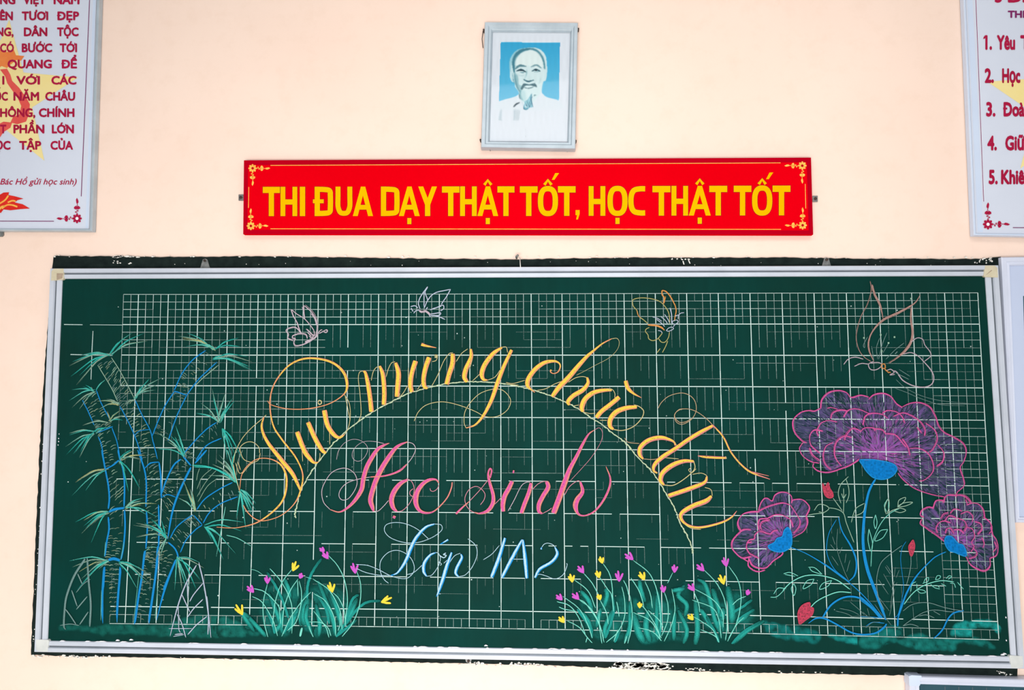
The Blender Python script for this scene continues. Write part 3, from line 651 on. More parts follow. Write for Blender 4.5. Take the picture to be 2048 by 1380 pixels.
# ------------------------------------------------------------------ lettering
random.seed(41)
def letters(items, c, edge, core, streak=None):
    for name, label, br_, thin, tcol, *extra in items:
        mb = MB()
        cc = extra[0] if extra else c
        if thin: S(mb, cc, tcol, 1.5, thin, .8, 7)
        if br_: brush(mb, cc, br_, edge, core, streak=streak)
        finish(mb, name, cb, label)
rope = MB()
RP = [parse('L1', '500,1258 497,1225 515,1150 540,1060 600,950 680,840 760,740 860,640', 2.4), parse('L2', '0,1130 180,990 370,870 600,750 720,695 900,645 1090,600 1300,577 1450,572 1640,582 1850,610 2040,650', 2.4),
      parse('L3', '230,640 340,672 490,722 650,790 820,880 980,990 1080,1050 1200,1150 1290,1210 1400,1320', 2.4), parse('L4', '210,470 310,590 400,680 470,770 540,890 600,990 650,1120 710,1230 750,1330 750,1365', 2.4)]
for P in RP:
    Q = crom(P, 10); ribbon(rope, Q, COL['rope'], .75, wob=.7, wmul=.7)
    R_ = Q.copy(); R_[:, 0] += np.sin(np.arange(len(Q)) * 1.3) * 1.3; R_[:, 1] += np.cos(np.arange(len(Q)) * 1.7) * 1.0; ribbon(rope, R_, COL['rope'], .85, wob=.6, wmul=.6)
finish(rope, 'arc_line', cb, 'pale twisted chalk arch under the yellow lettering')
letters([
 ('letter', 'large swirled yellow chalk capital V', '-60,1325,1 20,1330,1.5 110,1325,1.5 250,1280,2.6 400,1150,3.6 437,1000,4 405,895,3.6 330,845,2 240,840,1.5 170,880,1.5 120,950,1.4 103,1060,1.2;275,545,2 260,620,4.5 300,720,6.5 400,850,8.5 480,950,8 535,1065,4;300,430,1 330,460,1.4 450,488,1.6 600,485,1.8 740,450,1.8 840,385,2.4 865,320,5.5 840,230,5.5 760,160,4.6 640,130,4 530,140,3.6 430,200,3 345,320,2.4 318,450,2.4 340,600,3 400,700,3.4 500,830,3 550,950,2.6 535,1065,3.4 490,1160,2 400,1240,1.6 290,1278,1.6 220,1270,1.8 160,1220,1.8 130,1170,1.4', '245,800 240,760 200,725 150,725 108,760 115,810 140,850 200,870;60,870 75,790 120,700 180,630 260,560 292,530;75,870 100,940 130,935;90,860 110,920;250,800 235,850 180,880 120,950;58,880 75,960 105,1080', 'cr'),
 ('letter', 'yellow chalk letter u with accentless thick strokes', '510,650,9.5 560,780,9.5 600,838,8.5 632,868,5 660,866,2;587,582,9 640,700,9.5 688,780,8 715,800,5', '660,866 672,830 672,800;545,780 550,860', 'cr'),
 ('letter', 'yellow chalk letter i with ring dot', '703,497,10 725,600,9.5 770,668,8.5 808,690,5.5 845,670,2', '740,640 742,740;845,385 880,450 887,540 870,630 830,690;850,390 868,480 884,560;658,440,2.5 666,428 680,432 682,448 668,456 658,444', 'cr')], 'L1', 'pe', 'gd', (90, 90, 40))
letters([
 ('letter', 'yellow chalk letter m', '205,455,4 228,480,6 255,600,8.5 278,760,9 293,905,9.5;385,398,5 420,500,8.5 435,680,9 430,828,9;560,362,6.5 592,480,10 582,640,10 573,740,8.5', '150,1010 178,920 165,700 148,550 160,470 205,452;290,560 310,470 340,420 385,400;455,520 480,430 515,365 555,350;600,740 605,700', 'cr'),
 ('letter', 'yellow chalk letter u with a hook and grave accent', '782,342,10 742,470,9 724,600,9.5 740,688,8;932,303,10 892,420,9.5 870,540,9 880,625,8 915,645,4;845,158,6.5 900,175,4.5 1010,197,1.2', '610,740 650,690 690,620;700,420 700,640;800,660 850,590;990,280,3 1015,282 1015,300 992,300;1025,290 1010,335 965,350', 'cr'),
 ('letter', 'yellow chalk letter n', '1193,262,8.5 1190,370,10 1150,500,9.5 1125,602,9.5;1392,210,5 1395,300,7.5 1340,430,9.5 1322,520,9.5 1352,575,7', '960,620 1000,550 1040,470 1090,350 1150,265 1195,250;1230,350 1290,260 1360,208;1400,225 1415,290 1380,430', 'cr'),
 ('letter', 'yellow chalk letter g with a long looping tail', '1738,193,4 1640,262,8.5 1550,380,9.5 1515,480,9.5 1532,545,6.5 1580,555,2;1845,220,6.5 1760,400,7.5 1690,580,8.5 1620,780,7.5 1530,950,5.5 1440,1050,3.5 1340,1085,1.6', '1580,555 1660,520 1720,440;1738,190 1785,190 1800,250;1340,1085 1318,1020 1330,900 1400,790 1500,700 1640,655 1750,670 1832,770 1800,880 1690,955 1560,960 1450,905 1330,855 1180,810 1050,795 900,830 810,910 765,1010;1410,565 1500,480', 'cr')], 'L2', 'pe', 'gd', (90, 90, 40))
letters([
 ('letter', 'yellow chalk letter c', '510,440,3.5 505,465,2 540,482,1.6 590,460,2.2 612,400,2.8 590,360,3.4 530,345,5.5 430,365,8 330,440,9 260,540,9.5 250,610,8.5 280,650,4 330,690,1.5', '10,580 90,592 220,556;10,600 150,610', 'cr'),
 ('letter', 'tall orange chalk letter h', '522,738,8 600,632,10 700,530,10 800,412,9 900,300,7 980,230,4.5 1080,150,2.8 1180,97,1.8;910,525,4 918,590,7 860,665,9 760,725,9 700,790,8.5 712,830,5', '1180,97,1.5 1240,93,1.2 1265,140,1 1240,220,.8 1150,310,.8 1000,390,.8 870,460,.8 790,500,.8;350,670 450,650 540,602 620,570;700,580 780,530 860,515 915,530', 'cr'),
 ('letter', 'yellow chalk letter a with grave accent', '1182,668,3.5 1090,668,7 980,693,9 890,762,10 852,850,10 862,905,6;1265,742,9 1170,822,9 1070,900,9 1012,970,9;1335,562,8 1360,640,8 1420,700,4.5 1510,750,1', '760,840 820,830;860,905 940,925 1000,920;1090,650 1180,655 1215,700 1215,750;1050,1000 1130,1000', 'cr'),
 ('letter', 'yellow chalk letter o', '1460,852,6.5 1350,862,9 1240,902,10 1170,980,10 1162,1060,8.5 1200,1100,4.5', '1200,1100,2 1300,1112 1420,1070 1510,980 1535,900 1490,850 1430,828', 'cr')], 'L3', 'pe', 'gd', (90, 80, 40))
letters([
 ('letter', 'orange chalk letter d with a sweeping swash', '612,492,2.5 592,457,4 500,428,8.5 400,447,9.5 332,502,9.5 322,560,8.5 350,600,3.5;918,330,6 820,382,8.5 720,442,8.5 620,512,8.5 500,590,9 442,650,8 437,695,5 465,715,3;915,325,2.5 1000,420,3.2 1060,540,3.2 1140,640,3.2 1230,710,3.6 1380,765,1.2;1230,705,2 1370,738,1', '350,600 450,602 560,562 600,540;200,430 230,465 320,475;560,430 600,455 622,490;915,325 860,270 790,220 720,195 650,200 605,240 620,300 670,318 740,280 780,210 770,130 720,80 650,65 560,90 500,140 470,190;700,193 640,200 605,250 640,300 690,300 740,275', 'sw'),
 ('letter', 'orange and yellow chalk letter o with acute accent', '760,620,5 680,618,8 590,650,10 512,710,10 492,770,9 520,812,4;795,575,2 870,585,5 1020,592,4.5', '520,812,2 600,812 700,750 768,680 760,615;740,670 720,690 745,712 780,680;1005,598,3 1020,585,3 1025,600,2;530,590 640,600', 'cr'),
 ('letter', 'orange and yellow chalk letter n with a long curved tail', '868,742,3.5 850,790,7 760,830,9 640,872,9 555,900,9;905,902,6 860,942,10 760,980,10 672,1032,9 657,1080,7 700,1130,4.5 780,1155,4.5 880,1145,4.5 1000,1110,4 1070,1070,3.2 1110,1022,1', '750,725 820,715 865,735 868,760;850,830 900,850 912,900;660,1060 690,1130 750,1165 820,1172', 'cr')], 'L4', 'sp', 'gd', (90, 70, 40))
letters([
 ('letter', 'ornate pink chalk capital H with looping swashes', '985,225,1 920,250,4.5 840,302,7 770,402,8.5 702,530,9 660,680,9 640,800,9 560,932,7 460,1032,4.5 360,1080,2.6 250,1050,1.5;1210,210,2 1130,240,4.5 1060,290,7 990,382,9 900,522,10 830,660,10 780,802,10 752,930,10 775,1020,8 792,1075,3;750,645,2 900,635,2.8 1020,607,3.4 1120,562,4 1200,490,2.6', '330,430,.9 350,330,.9 420,230,.9 520,180,.9 620,190,.9 700,250,.9 712,330,.9 660,420,.9 590,450,.9 530,410,.9 530,330,.9 590,250,.9 680,205,.9 800,205,1 920,230,1.4;250,1050 170,960 145,830 180,720 260,600 360,545 460,540 550,600 585,700 560,800 480,910 400,930 360,880 380,800 460,720 600,672 750,645;1200,490 1270,400 1310,300 1280,235 1210,210;790,1072 850,1065 920,1000 975,935', 'pl'),
 ('letter', 'pink chalk letter o with a dot below', '1210,682,4.5 1130,722,8 1052,812,10 1012,920,10 1030,1020,8.5 1080,1075,3.5;1030,1135,5 1060,1150,6', '1080,1075 1150,1060 1230,980 1280,880 1292,780 1260,700 1200,665;1280,790 1245,820 1240,860 1275,890', 'ps'),
 ('letter', 'pink chalk letter c', '1600,720,2 1560,677,3.4 1480,682,6 1400,732,8 1332,830,9.5 1312,950,10 1350,1050,7 1430,1090,4.5 1530,1075,2.8 1630,990,2.2 1710,890,2.4 1755,780,2.4 1765,710,2', '1490,785 1500,815 1535,822 1580,790 1602,740', 'ps')], 'H1', 'sp', 'pk', (110, 60, 120))
letters([
 ('letter', 'pink chalk letter s with a wide loop', '70,1040,4 140,970,3.2 230,890,1.2;290,1025,2 350,1035,3.4 440,1005,7 500,920,8 505,820,7 472,700,6 450,610,4.6 450,550,3.4 470,510,3.2 487,540,3.2 468,620,3', '230,890 350,760 440,650;355,935 400,870 407,800 350,735 290,720 220,760 175,850 190,940 240,1000 290,1027;520,930 600,850', 'ps'),
 ('letter', 'pink chalk letter i with a dot', '728,658,8 690,740,9 640,832,9.5 618,930,9.5 625,1012,7;735,545,6 752,548,6', '680,1005 750,880 830,720 890,672 940,668', 'pl'),
 ('letter', 'pink chalk letter n', '950,680,6.5 920,800,8 870,930,8.5 835,1032,8;1132,662,7 1148,730,9 1090,830,9 1042,930,9 1042,1010,7 1080,1037,2.8', '960,760 1030,690 1100,660 1150,665 1170,700;1080,1037 1150,1000 1190,970', 'ps'),
 ('letter', 'tall pink chalk letter h with a long tail', '1212,1032,11 1280,850,11 1340,680,11 1400,520,9 1480,370,7 1550,230,5.5 1620,110,3.2 1690,58,1;1525,665,4 1550,780,7.5 1490,870,10 1468,950,10 1500,1040,4.5 1580,1060,2.8 1690,1010,3.4 1790,890,4.2 1862,740,4.2 1875,620,3.4 1825,485,1', '1690,58,1 1750,33,1 1785,100,1 1760,210,1 1660,370,1 1540,510,1 1400,660,1;1340,820 1400,720 1490,655 1530,668', 'ps')], 'H2', 'sp', 'pk', (130, 60, 150))
letters([
 ('letter', 'ornate blue-white chalk capital L', '400,527,2 460,500,4 530,400,7 570,300,7.5 620,200,7 700,110,5.5 780,78,3', '95,430 200,440 300,480 400,530 520,555 590,510 602,440 560,360 470,310 380,325 312,400 308,490 340,560 380,595;100,465 180,500 300,525 400,527;780,78 835,85 847,120 820,155 750,200 640,238 520,240 400,200 345,140 360,85 440,65 540,80 640,130 730,210', 'pw'),
 ('letter', 'blue-white chalk letter o with a hook and acute accent', '790,328,2.5 740,352,5 692,420,7 687,490,6.5 712,535,3;830,255,1.8 900,215,4', '712,535 760,520 810,450 832,380 815,335 785,325;880,330,2.4 858,345 882,352 860,372 820,350;810,405 840,425 830,440;540,520 600,500 680,430', 'pw'),
 ('letter', 'blue-white chalk letter p', '930,325,4 890,440,7.5 850,570,7.5 812,680,4.5 795,712,1;1010,340,3 1018,375,5.5 980,450,6.5 965,505,6 990,538,3', '895,440 950,360 1005,332;990,538 1050,520 1110,450 1150,350 1140,270 1090,220 1070,208;805,687 835,687;860,420 895,390', 'pw'),
 ('digit', 'blue-white chalk digit 1', '1395,200,5.5 1340,380,8 1278,542,7.5', '1205,390 1280,340 1345,265', 'pw'),
 ('letter', 'blue-white chalk capital A', '1545,215,4.5 1470,350,7.5 1368,545,6.5;1550,215,4.5 1570,380,8 1585,552,6.5', '1460,385 1570,385', 'pw'),
 ('digit', 'blue-white chalk digit 2', '1830,280,3 1850,340,6.5 1800,410,6.5 1700,470,6.5 1655,547,5;1710,300,4 1712,280,2', '1712,285 1735,255 1770,245 1815,262 1840,300;1655,547 1690,517 1750,530 1830,557 1900,520 1935,440 1930,420', 'pw')], 'P1', 'bl', 'pw', None)

# ------------------------------------------------------------------ butterflies
random.seed(51)
mb = MB(); S(mb, 'u1', 'pl', 1.9, '180,325 205,400 245,470 268,540 290,590;182,325 240,375 320,425 390,500 430,560 440,620;320,280 320,350 330,430;325,285 400,350 450,430 467,520 452,620;400,370 440,430 460,500;290,590 230,525 160,530 122,560 150,600 142,640 200,668;360,645 340,600 270,592 200,615 195,640 225,650 208,690 230,725 300,715 380,680 440,640;470,600 500,560 522,550;490,592 545,562 570,550 582,565 565,582 545,570;350,540 430,620;360,580 400,622;380,620 410,640 440,600;300,300 325,345', .9, wob=.15, twin=1)
S(mb, 'u1', 'pl', 3.2, '330,690 380,668 440,640 475,605', .8, wob=.5); finish(mb, 'butterfly_drawing', cb, 'small white-lilac chalk butterfly, leftmost of the row along the top')
mb = MB(); S(mb, 'u1', 'lv', 2.1, '1690,72 1620,170 1588,250 1605,320;1690,78 1662,130 1672,170 1690,220;1650,120 1650,300;1650,312 1700,210 1780,140 1945,103;1942,105 1900,180 1838,272;1500,295 1550,285 1582,310;1535,368 1560,340 1600,332;1505,308 1530,350;1715,332 1800,300 1858,278 1868,315 1830,342;1700,380 1760,372 1830,362 1815,392 1735,392;1720,392 1800,402 1882,436;1740,320 1840,290;1700,370 1720,410;1690,300 1670,330', .9, wob=.15)
S(mb, 'u1', 'pl', 4, '1592,342 1640,352 1665,345 1720,380', .75, wob=.8); finish(mb, 'butterfly_drawing', cb, 'small white chalk butterfly, second along the top, wings upright')
mb = MB(); S(mb, 'u2', 'ol', 1.9, '510,800 430,730 345,665 310,560 250,490 232,430 245,360 400,328 600,350 740,400 830,490 890,590 912,700 912,800;540,872 480,905 470,950 515,1010 530,1080 600,1115 680,1090 740,1030 778,975;710,1080 760,1140 830,1140 890,1060 912,955;880,1120 840,1220 780,1335;740,1260 680,1338', .85)
S(mb, 'u2', 'or_', 2.8, '770,190 850,215 930,310 1000,440,2.4 1032,550,2.4 1012,680,2 1000,760,2;770,195 775,270 815,330 800,440,2;840,300,1.6 812,430;510,825,3 650,835,3.4 760,872 820,925,2;310,560,1.8 330,640 370,690', .9, wob=.2)
S(mb, 'u2', 'lv', 1.6, '820,630 880,720 912,790;750,670 830,740 872,800;670,720 770,800 822,858;920,510,2 950,640,2 950,790;600,680 680,700 770,760;700,930 750,940 778,975;1020,738 968,760 970,800 1020,812 1065,780 1060,745 1020,735;850,930 900,880 960,868 982,900 900,942 850,930;980,860 1020,810;1070,720 1080,650 1120,610 1180,600;1010,665 1080,640', .9)
finish(mb, 'butterfly_drawing', cb, 'orange chalk butterfly with white hairs, third along the top')
mb = MB(); S(mb, 'u3', 'br', 3.0, '395,60,1 405,150 370,280 300,420 262,560 260,650 290,750 345,815 400,850,2;415,95 440,190,4 490,290 525,430,1.5;890,195,1 830,280,2.4 680,370,4.4 530,440,4.4 430,540,3 385,640 385,740 432,850,2;805,320 800,450 815,560,4.2 800,660 740,750 660,820,2 580,872,1.5', .8, wob=.2, twin=1)
S(mb, 'u3', 'pl', 2.0, '800,662 860,620 915,635 935,690 985,755 992,800 930,852;720,780 800,765 870,800 920,850 990,930,2.6 1022,1000,2.6 1008,1070 940,1105 830,1095 720,1040 660,960 630,945;330,830 250,810 180,830 135,882;380,880 310,872 240,900;430,850 380,880 400,930 460,932 520,890;400,870 470,862 520,880;560,940 600,930 632,960 590,985 640,980', .7)
S(mb, 'u3', 'or_', 2.6, '500,880 540,880 545,915 510,915 505,885;540,925 570,955 600,960', .8, wob=.8)
S(mb, 'u3', 'gy', 1.6, '340,720 330,690 370,610;410,700 430,830;470,830 458,720 490,620;480,830 510,700 560,570;520,770 580,670;550,832 640,740 730,670;680,930 790,1000;640,960 780,1030;640,780,2.4 665,755,2.4;650,1030,1.2 740,1110 900,1190 1100,1240 1370,1265,.8;640,1115,1.2 760,1160 900,1220 1100,1280 1330,1290,.8', .6)
for x, y in ((500, 590), (636, 612), (577, 670), (335, 620), (800, 233), (510, 750)):
    q = cp('u3', x, y); ribbon(mb, [(q[0] - 1.6, q[1], 3.4), (q[0] + 1.6, q[1], 3.4)], COL['pg'], .9)
finish(mb, 'butterfly_drawing', cb, 'large brown-pink chalk butterfly above the biggest flower')

# ------------------------------------------------------------------ big violet flowers
random.seed(61)
def flower(label, c, poly, center, R, outlines, calyx, stem, stemc, bands, hot=.9):
    """petal wash with a magenta heart, pink outlines, blue calyx, blue stem"""
    mb = MB(); cx, cy_ = cp(c, *center); P = smooth_poly(c, poly, 3); sc = CROP[c][2]; Rp = R / sc
    def fn(X, Y):
        th = np.arctan2(Y - cy_, X - cx); rr = np.hypot(X - cx, Y - cy_) / Rp
        v = np.empty(X.shape)
        for i in range(X.shape[0]):
            for j in range(X.shape[1]):
                v[i, j] = mnoise.noise((th[i, j] * 9, rr[i, j] * 2.2, 2.0)) + .5 * mnoise.noise((X[i, j] * .22, Y[i, j] * .22, 5.0))
        t = np.clip(1.0 - rr, 0, 1)[..., None]
        rgb = np.array([82., 74, 118]) * (1 - t) + np.array([150., 84, 164]) * t
        rgb = rgb * (1 + .16 * v[..., None])
        return np.clip(rgb, 0, 255), np.clip(.6 + .42 * t[..., 0] + .7 * v, .08, 1)
    fill(mb, P, fn, 1.7, BOARD + .0003, 0)
    fo = finish(mb, 'flower_drawing', cb, label, 'smear')
    # radial chalk hatching inside the wash
    hb = MB(); n = 0; pr = np.array(P); bx0, by0 = pr.min(0); bx1, by1 = pr.max(0)
    while n < bands:
        x, y = random.uniform(bx0, bx1), random.uniform(by0, by1)
        if not inside(P, np.array([x]), np.array([y]))[0]: continue
        a = math.atan2(y - cy_, x - cx) + random.uniform(-.2, .2); L = random.uniform(5, 19); d = math.hypot(x - cx, y - cy_) / Rp
        x2, y2 = x + math.cos(a) * L, y + math.sin(a) * L
        if not inside(P, np.array([x2]), np.array([y2]))[0]: continue
        hot_ = random.random() > .4 + d * 1.1
        col = random.choice(((196, 92, 184), (172, 90, 176))) if hot_ else random.choice(((124, 116, 156), (84, 72, 116), (34, 52, 60), (104, 92, 138), (28, 48, 54), (30, 50, 56)))
        ribbon(hb, crom([(x, y, 1.0), ((x + x2) / 2 + random.uniform(-1, 1), (y + y2) / 2, random.uniform(1, 2.2)), (x2, y2, .6)], 3), col, random.uniform(.3, .8), ends=.3, depth=BOARD + .00034 + n * 4e-7); n += 1
    finish(hb, 'hatching', fo, kind='stuff')
    ob = MB(); S(ob, c, 'pk', 2.2, outlines, .9, 6, wob=.3, ends=.4, twin=2)
    finish(ob, 'petal_outline', fo, 'pink looping petal outlines')
    if stem:
        st = MB(); S(st, stemc, 'bl', 3, stem, .95); finish(st, 'stem', fo, 'blue stem')
    kb = MB(); K = smooth_poly(c, calyx, 4)
    def fk2(X, Y):
        v = vnoise(X, Y, .25, 1); rgb = np.empty(X.shape + (3,)); rgb[:] = (14, 122, 198); return rgb * (1 + .12 * v[..., None]), np.clip(.98 + .5 * v, .6, 1)
    fill(kb, K, fk2, 1.3, None, 0); L = [(x, y, 2.2) for x, y in K]; ribbon(kb, L + [L[0]], COL['bl'], .95)
    finish(kb, 'calyx', fo, 'solid blue calyx')
flower('largest violet chalk flower with pink petal outlines, upper right', 'f1',
  '415,280 430,200 500,130 600,110 680,130 730,180 820,160 910,175 960,150 1050,135 1130,165 1190,240 1250,280 1330,240 1430,235 1530,280 1590,380 1620,470 1680,540 1780,590 1870,650 1900,730 1880,830 1840,900 1870,1000 1880,1080 1810,1150 1700,1190 1550,1160 1380,1110 1260,1020 1195,910 1150,855 1000,820 815,815 720,870 620,910 500,940 400,850 310,830 230,770 200,700 240,640 220,620 150,540 130,450 150,390 220,330 350,320', (1010, 760), 800,
  '415,290 430,200 500,130 600,110 680,130 730,180 820,158 910,175;905,195 960,150 1050,135 1130,165 1190,240 1250,280;1250,275 1330,240 1430,235 1530,280 1590,380 1620,470 1680,540 1780,590 1870,650 1902,730 1880,830 1840,900 1870,1000 1880,1080 1810,1150 1800,1200;415,290 350,320 300,315 220,330 150,390 130,450 150,540 220,620 270,645;235,640 200,700 230,770 310,830 400,850;345,850 340,890 400,935 500,945 620,910 720,870 810,810;1205,950 1260,1020 1380,1110 1550,1170 1700,1197;520,400 540,340 620,310 690,320;650,380 700,310 790,295 880,330 930,350;845,460 870,370 940,340 1040,350 1100,390;1045,340 1100,310 1200,330 1250,380 1272,440;1160,370 1260,335 1360,370 1440,430 1482,500 1480,570;1490,440 1580,510 1610,600 1570,700 1530,740;390,575 375,520 420,440 500,415 580,430;440,520 350,510 305,570 310,650 350,700 410,745;1610,660 1672,740 1660,830 1600,880;660,620 680,560 740,500 800,508 830,530;820,525 870,490 950,490 972,520;960,500 1040,510 1087,560;1085,545 1180,560 1250,640 1290,685;1250,600 1310,690 1330,775;740,590 660,575 590,620 560,700 570,800 630,882;540,640 470,680 440,770 460,860 520,920;1320,700 1420,700 1510,750 1562,850 1560,940 1480,1020 1420,1032;820,815 940,815 1050,830 1190,880;480,290,1.4 520,280,1.4 590,300,1.4;300,690 330,760 410,825;1400,480,3 1445,540,3;650,900 720,870 800,820',
  '815,815 900,812 1000,820 1150,855 1195,910 1150,980 1060,1015 960,1000 890,940 850,880', '885,70,3.6 850,130,4.2 825,200,4.6 800,350,5.2 790,560,5.6 820,750,6.4 880,920,6 940,1080,5 965,1150,3', 'f4', 1500)
flower('smaller violet chalk flower drooping left below the largest one', 'f2',
  '530,430 560,330 640,250 720,290 760,210 840,170 930,180 985,230 1050,270 1130,270 1235,390 1190,500 1205,600 1150,710 1000,790 950,920 860,1000 740,1110 640,1200 530,1230 430,1180 400,1090 310,1080 220,1010 170,930 180,840 260,740 290,710 250,620 260,540 320,470 430,440', (860, 790), 640,
  '530,430 560,330 610,260 660,255 720,290 760,210 840,170 930,180 985,230 990,320;990,320 1000,285 1050,270 1130,270 1200,320 1237,390 1190,500;1190,500 1207,600 1150,710 1010,790;545,440 430,440 320,470 260,540 248,620 290,712;430,690 330,690 260,740 178,840 168,930 220,1010 310,1080 440,1060;390,1130 310,1080;400,1070 388,1170 450,1235 530,1262 620,1243;400,1090 440,1170 530,1212 640,1205 740,1110 850,1035 860,990;540,430 640,380 760,340 870,320 970,345;970,345 1040,450 1100,550 1090,640 1010,740;540,690 530,600 560,540 660,530 740,490 830,480 920,512 980,560 1012,650;570,690 553,620 590,570 690,550;540,700 600,715 690,740 740,700 800,690;530,710 480,760 470,815 390,840 363,930 400,1010 450,1040 540,1085;380,862 440,850',
  '930,650 885,700 860,780 790,805 760,850 720,880 665,910 700,960 800,992 890,982 975,920 992,830 980,720', '960,920,1.6 1200,1020,1.8 1480,1190,3 1740,1380,3', 'f2', 600)
flower('violet chalk flower hanging at the right edge of the board', 'f3',
  '330,510 280,490 300,430 380,375 460,380 490,290 600,300 640,220 760,215 860,215 980,320 1090,340 1150,410 1170,510 1240,580 1270,700 1330,830 1350,930 1330,1040 1240,1080 1240,1190 1170,1250 1080,1230 970,1160 910,1050 800,950 615,850 470,740 340,650 290,600', (790, 820), 620,
  '330,510 278,480 300,420 380,373 465,380;450,400 490,290 560,278 615,300;600,320 640,218 760,213 860,213 930,250 985,320;920,345 1000,318 1090,338 1150,410 1172,515;1150,510 1240,580 1272,680 1230,742;1280,760 1330,830 1352,930 1330,1040 1240,1082;1240,1080 1242,1190 1170,1252 1080,1232 970,1162 908,1050;300,540 278,600 340,652 470,742 615,855;560,530 600,470 665,448;690,460 740,405 800,410 850,430;620,560 680,490 750,510 792,540;800,530 880,560 922,630 890,712;520,730 503,660 540,590 610,565 700,590;625,740 640,680 690,668 742,740;740,690 820,690 882,740;920,650 1000,680 1032,780 990,860 1022,920 980,992;1130,790 1162,870 1150,932;840,470 930,438 1000,490 1000,580;1030,570 1110,600 1132,670 1070,750;950,1090 1040,1060 1062,1000 1000,930;905,270 930,330;1300,850 1330,930 1280,1000;1250,640 1280,760',
  '615,840 640,780 710,780 770,840 810,880 870,900 910,980 910,1050 830,1030 760,1000 690,980 640,920', '880,325,2 800,360,2.2 730,410,2.6 580,570,3 480,740,3.4 420,900,3.6 390,1000,2.6 383,1085,1', 'f5', 600)
lf = MB()
S(lf, 'f4', 'bl', 3.4, '600,360,1.6 630,470,2.6 700,590,3.2 738,700 728,800 680,855,2;480,1130 540,1040 620,985 700,970 780,990 860,1060 940,1135;370,1175,1.2 430,1137,3 500,1140 600,1190 700,1245 800,1262 900,1245 965,1200,2;500,720,2 680,860 800,970 930,1120', .92)
S(lf, 'f5', 'bl', 3.2, '470,220,1.2 430,290 415,400 430,540 445,680 430,800 390,960 350,1000;1060,925,3 960,950 900,1010 850,1110 800,1170 750,1212,2;0,780 130,900 215,1005;0,815,2 110,900 200,1000;0,1172,2.4 150,1155 250,1090,3 270,1060;0,985,1.6 130,992 210,1002;60,1085,1 130,1045,1.6 250,1055,2;385,1085 388,1000', .9)
S(lf, 'f4', 'bl', 1.7, '585,380 530,480 510,590 522,670 570,760 640,820 680,855', .8); S(lf, 'f5', 'gy', 1.5, '430,260 320,340 220,430 180,540 170,650 190,790 250,920;440,930 520,870 620,845 720,850 850,890 960,915 1050,928;440,1080 540,1010 650,945 760,920 900,935 960,940;440,1082 520,1065 600,1090;600,980 680,970 760,1000;750,930 820,970', .75)
lo = finish(lf, 'leaf_drawing', cb, 'blue chalk leaf outlines around the flower stems')
mb = MB(); S(mb, 'f4', 'gy', 1.2, '595,450 590,600 640,760 680,850;555,510 575,572;540,570 580,620;550,660 600,732;660,640 650,712;690,690 665,780;630,590 608,642;580,1080 660,1100 720,1130;610,1060 700,1080 760,1110;690,1010 760,1070 800,1110;690,1125 800,1120 900,1140;810,1210 860,1170 920,1165;960,740 1000,800;910,840 960,920;1030,850 1010,920', .6)
S(mb, 'f5', 'gy', 1.2, '270,460 330,550;240,550 320,690;190,610 290,760;330,740 310,900;360,480 350,580;400,510 370,590;355,700 330,850 300,980;380,640 342,680;170,760 300,930;230,960 320,1075;150,860 230,980;540,880 550,1030;30,940 80,990;75,900 95,980', .55)
finish(mb, 'leaf_vein', lo, kind='stuff')
sp = MB()
S(sp, 'f4', 'pg', 1.7, '370,345 430,335 490,330;415,310 450,265 500,270 528,295 490,325 450,320;530,290 590,300 640,332 660,400 690,480 720,555;678,50 620,110 600,180 620,255;660,70 680,140 680,200 660,252;640,140 642,220 640,330;625,180 640,215 660,185;800,255 740,290 715,340 700,402;808,255 790,320 740,347 722,345;560,215 630,312', .8)
S(sp, 'f4', 'lc', 1.7, '1073,292 1000,330 940,390 890,480 860,580 850,740;970,320 953,270 980,220;985,240 985,312;885,342 873,400 885,450 897,400 885,342;835,450 828,540 850,622 862,560 835,450;980,455 920,468 880,542 940,520 980,455', .8)
S(sp, 'f1', 'pg', 1.8, '1085,1370 1070,1310 1090,1240 1112,1222 1115,1300 1095,1360;1090,1370 1150,1332 1215,1310;1205,1300 1215,1230 1280,1200 1270,1240 1205,1300;1200,1290 1270,1255 1355,1250 1290,1285 1200,1300;1170,1330 1230,1310 1285,1332 1230,1355 1170,1340', .8)
finish(sp, 'sprig_drawing', cb, 'thin pale green chalk sprigs under the largest flower')
sp = MB()
S(sp, 'f4', 'lc', 2.2, '690,915 600,850 520,820 420,805 330,815 240,860 175,922;700,940 600,935 500,970 430,1010 388,1052', .92)
S(sp, 'f4', 'lc', 1.6, '180,795 230,785 292,812;190,800 270,815;370,745 420,750 477,800;380,750 400,775 470,800;415,835 360,850 330,910 390,880 415,835;550,845 480,870 458,915 520,890 550,845;260,870 240,910 260,962 275,910 260,870;200,910 140,905 105,950;190,915 130,970 80,975', .88)
finish(sp, 'sprig_drawing', cb, 'mint chalk sprig with paired leaves, lower right of centre')
sp = MB()
S(sp, 'f5', 'lc', 2.1, '450,862 520,770 600,700 700,650 830,620 960,632', .9)
S(sp, 'f5', 'lc', 1.6, '572,630 530,660 518,732;580,650 582,702;650,640 670,600 700,588 692,630 650,642;770,610 790,570 822,573 810,600 770,612;880,600 910,570 937,580 900,606;580,710 640,715 672,738 620,747 580,715;720,655 760,690 817,706;740,670 790,670 812,692;830,650 880,676;920,645 960,650 977,692;995,635 1058,707;660,640 640,650', .85)
finish(sp, 'sprig_drawing', cb, 'mint chalk sprig with small leaves at the lower right')
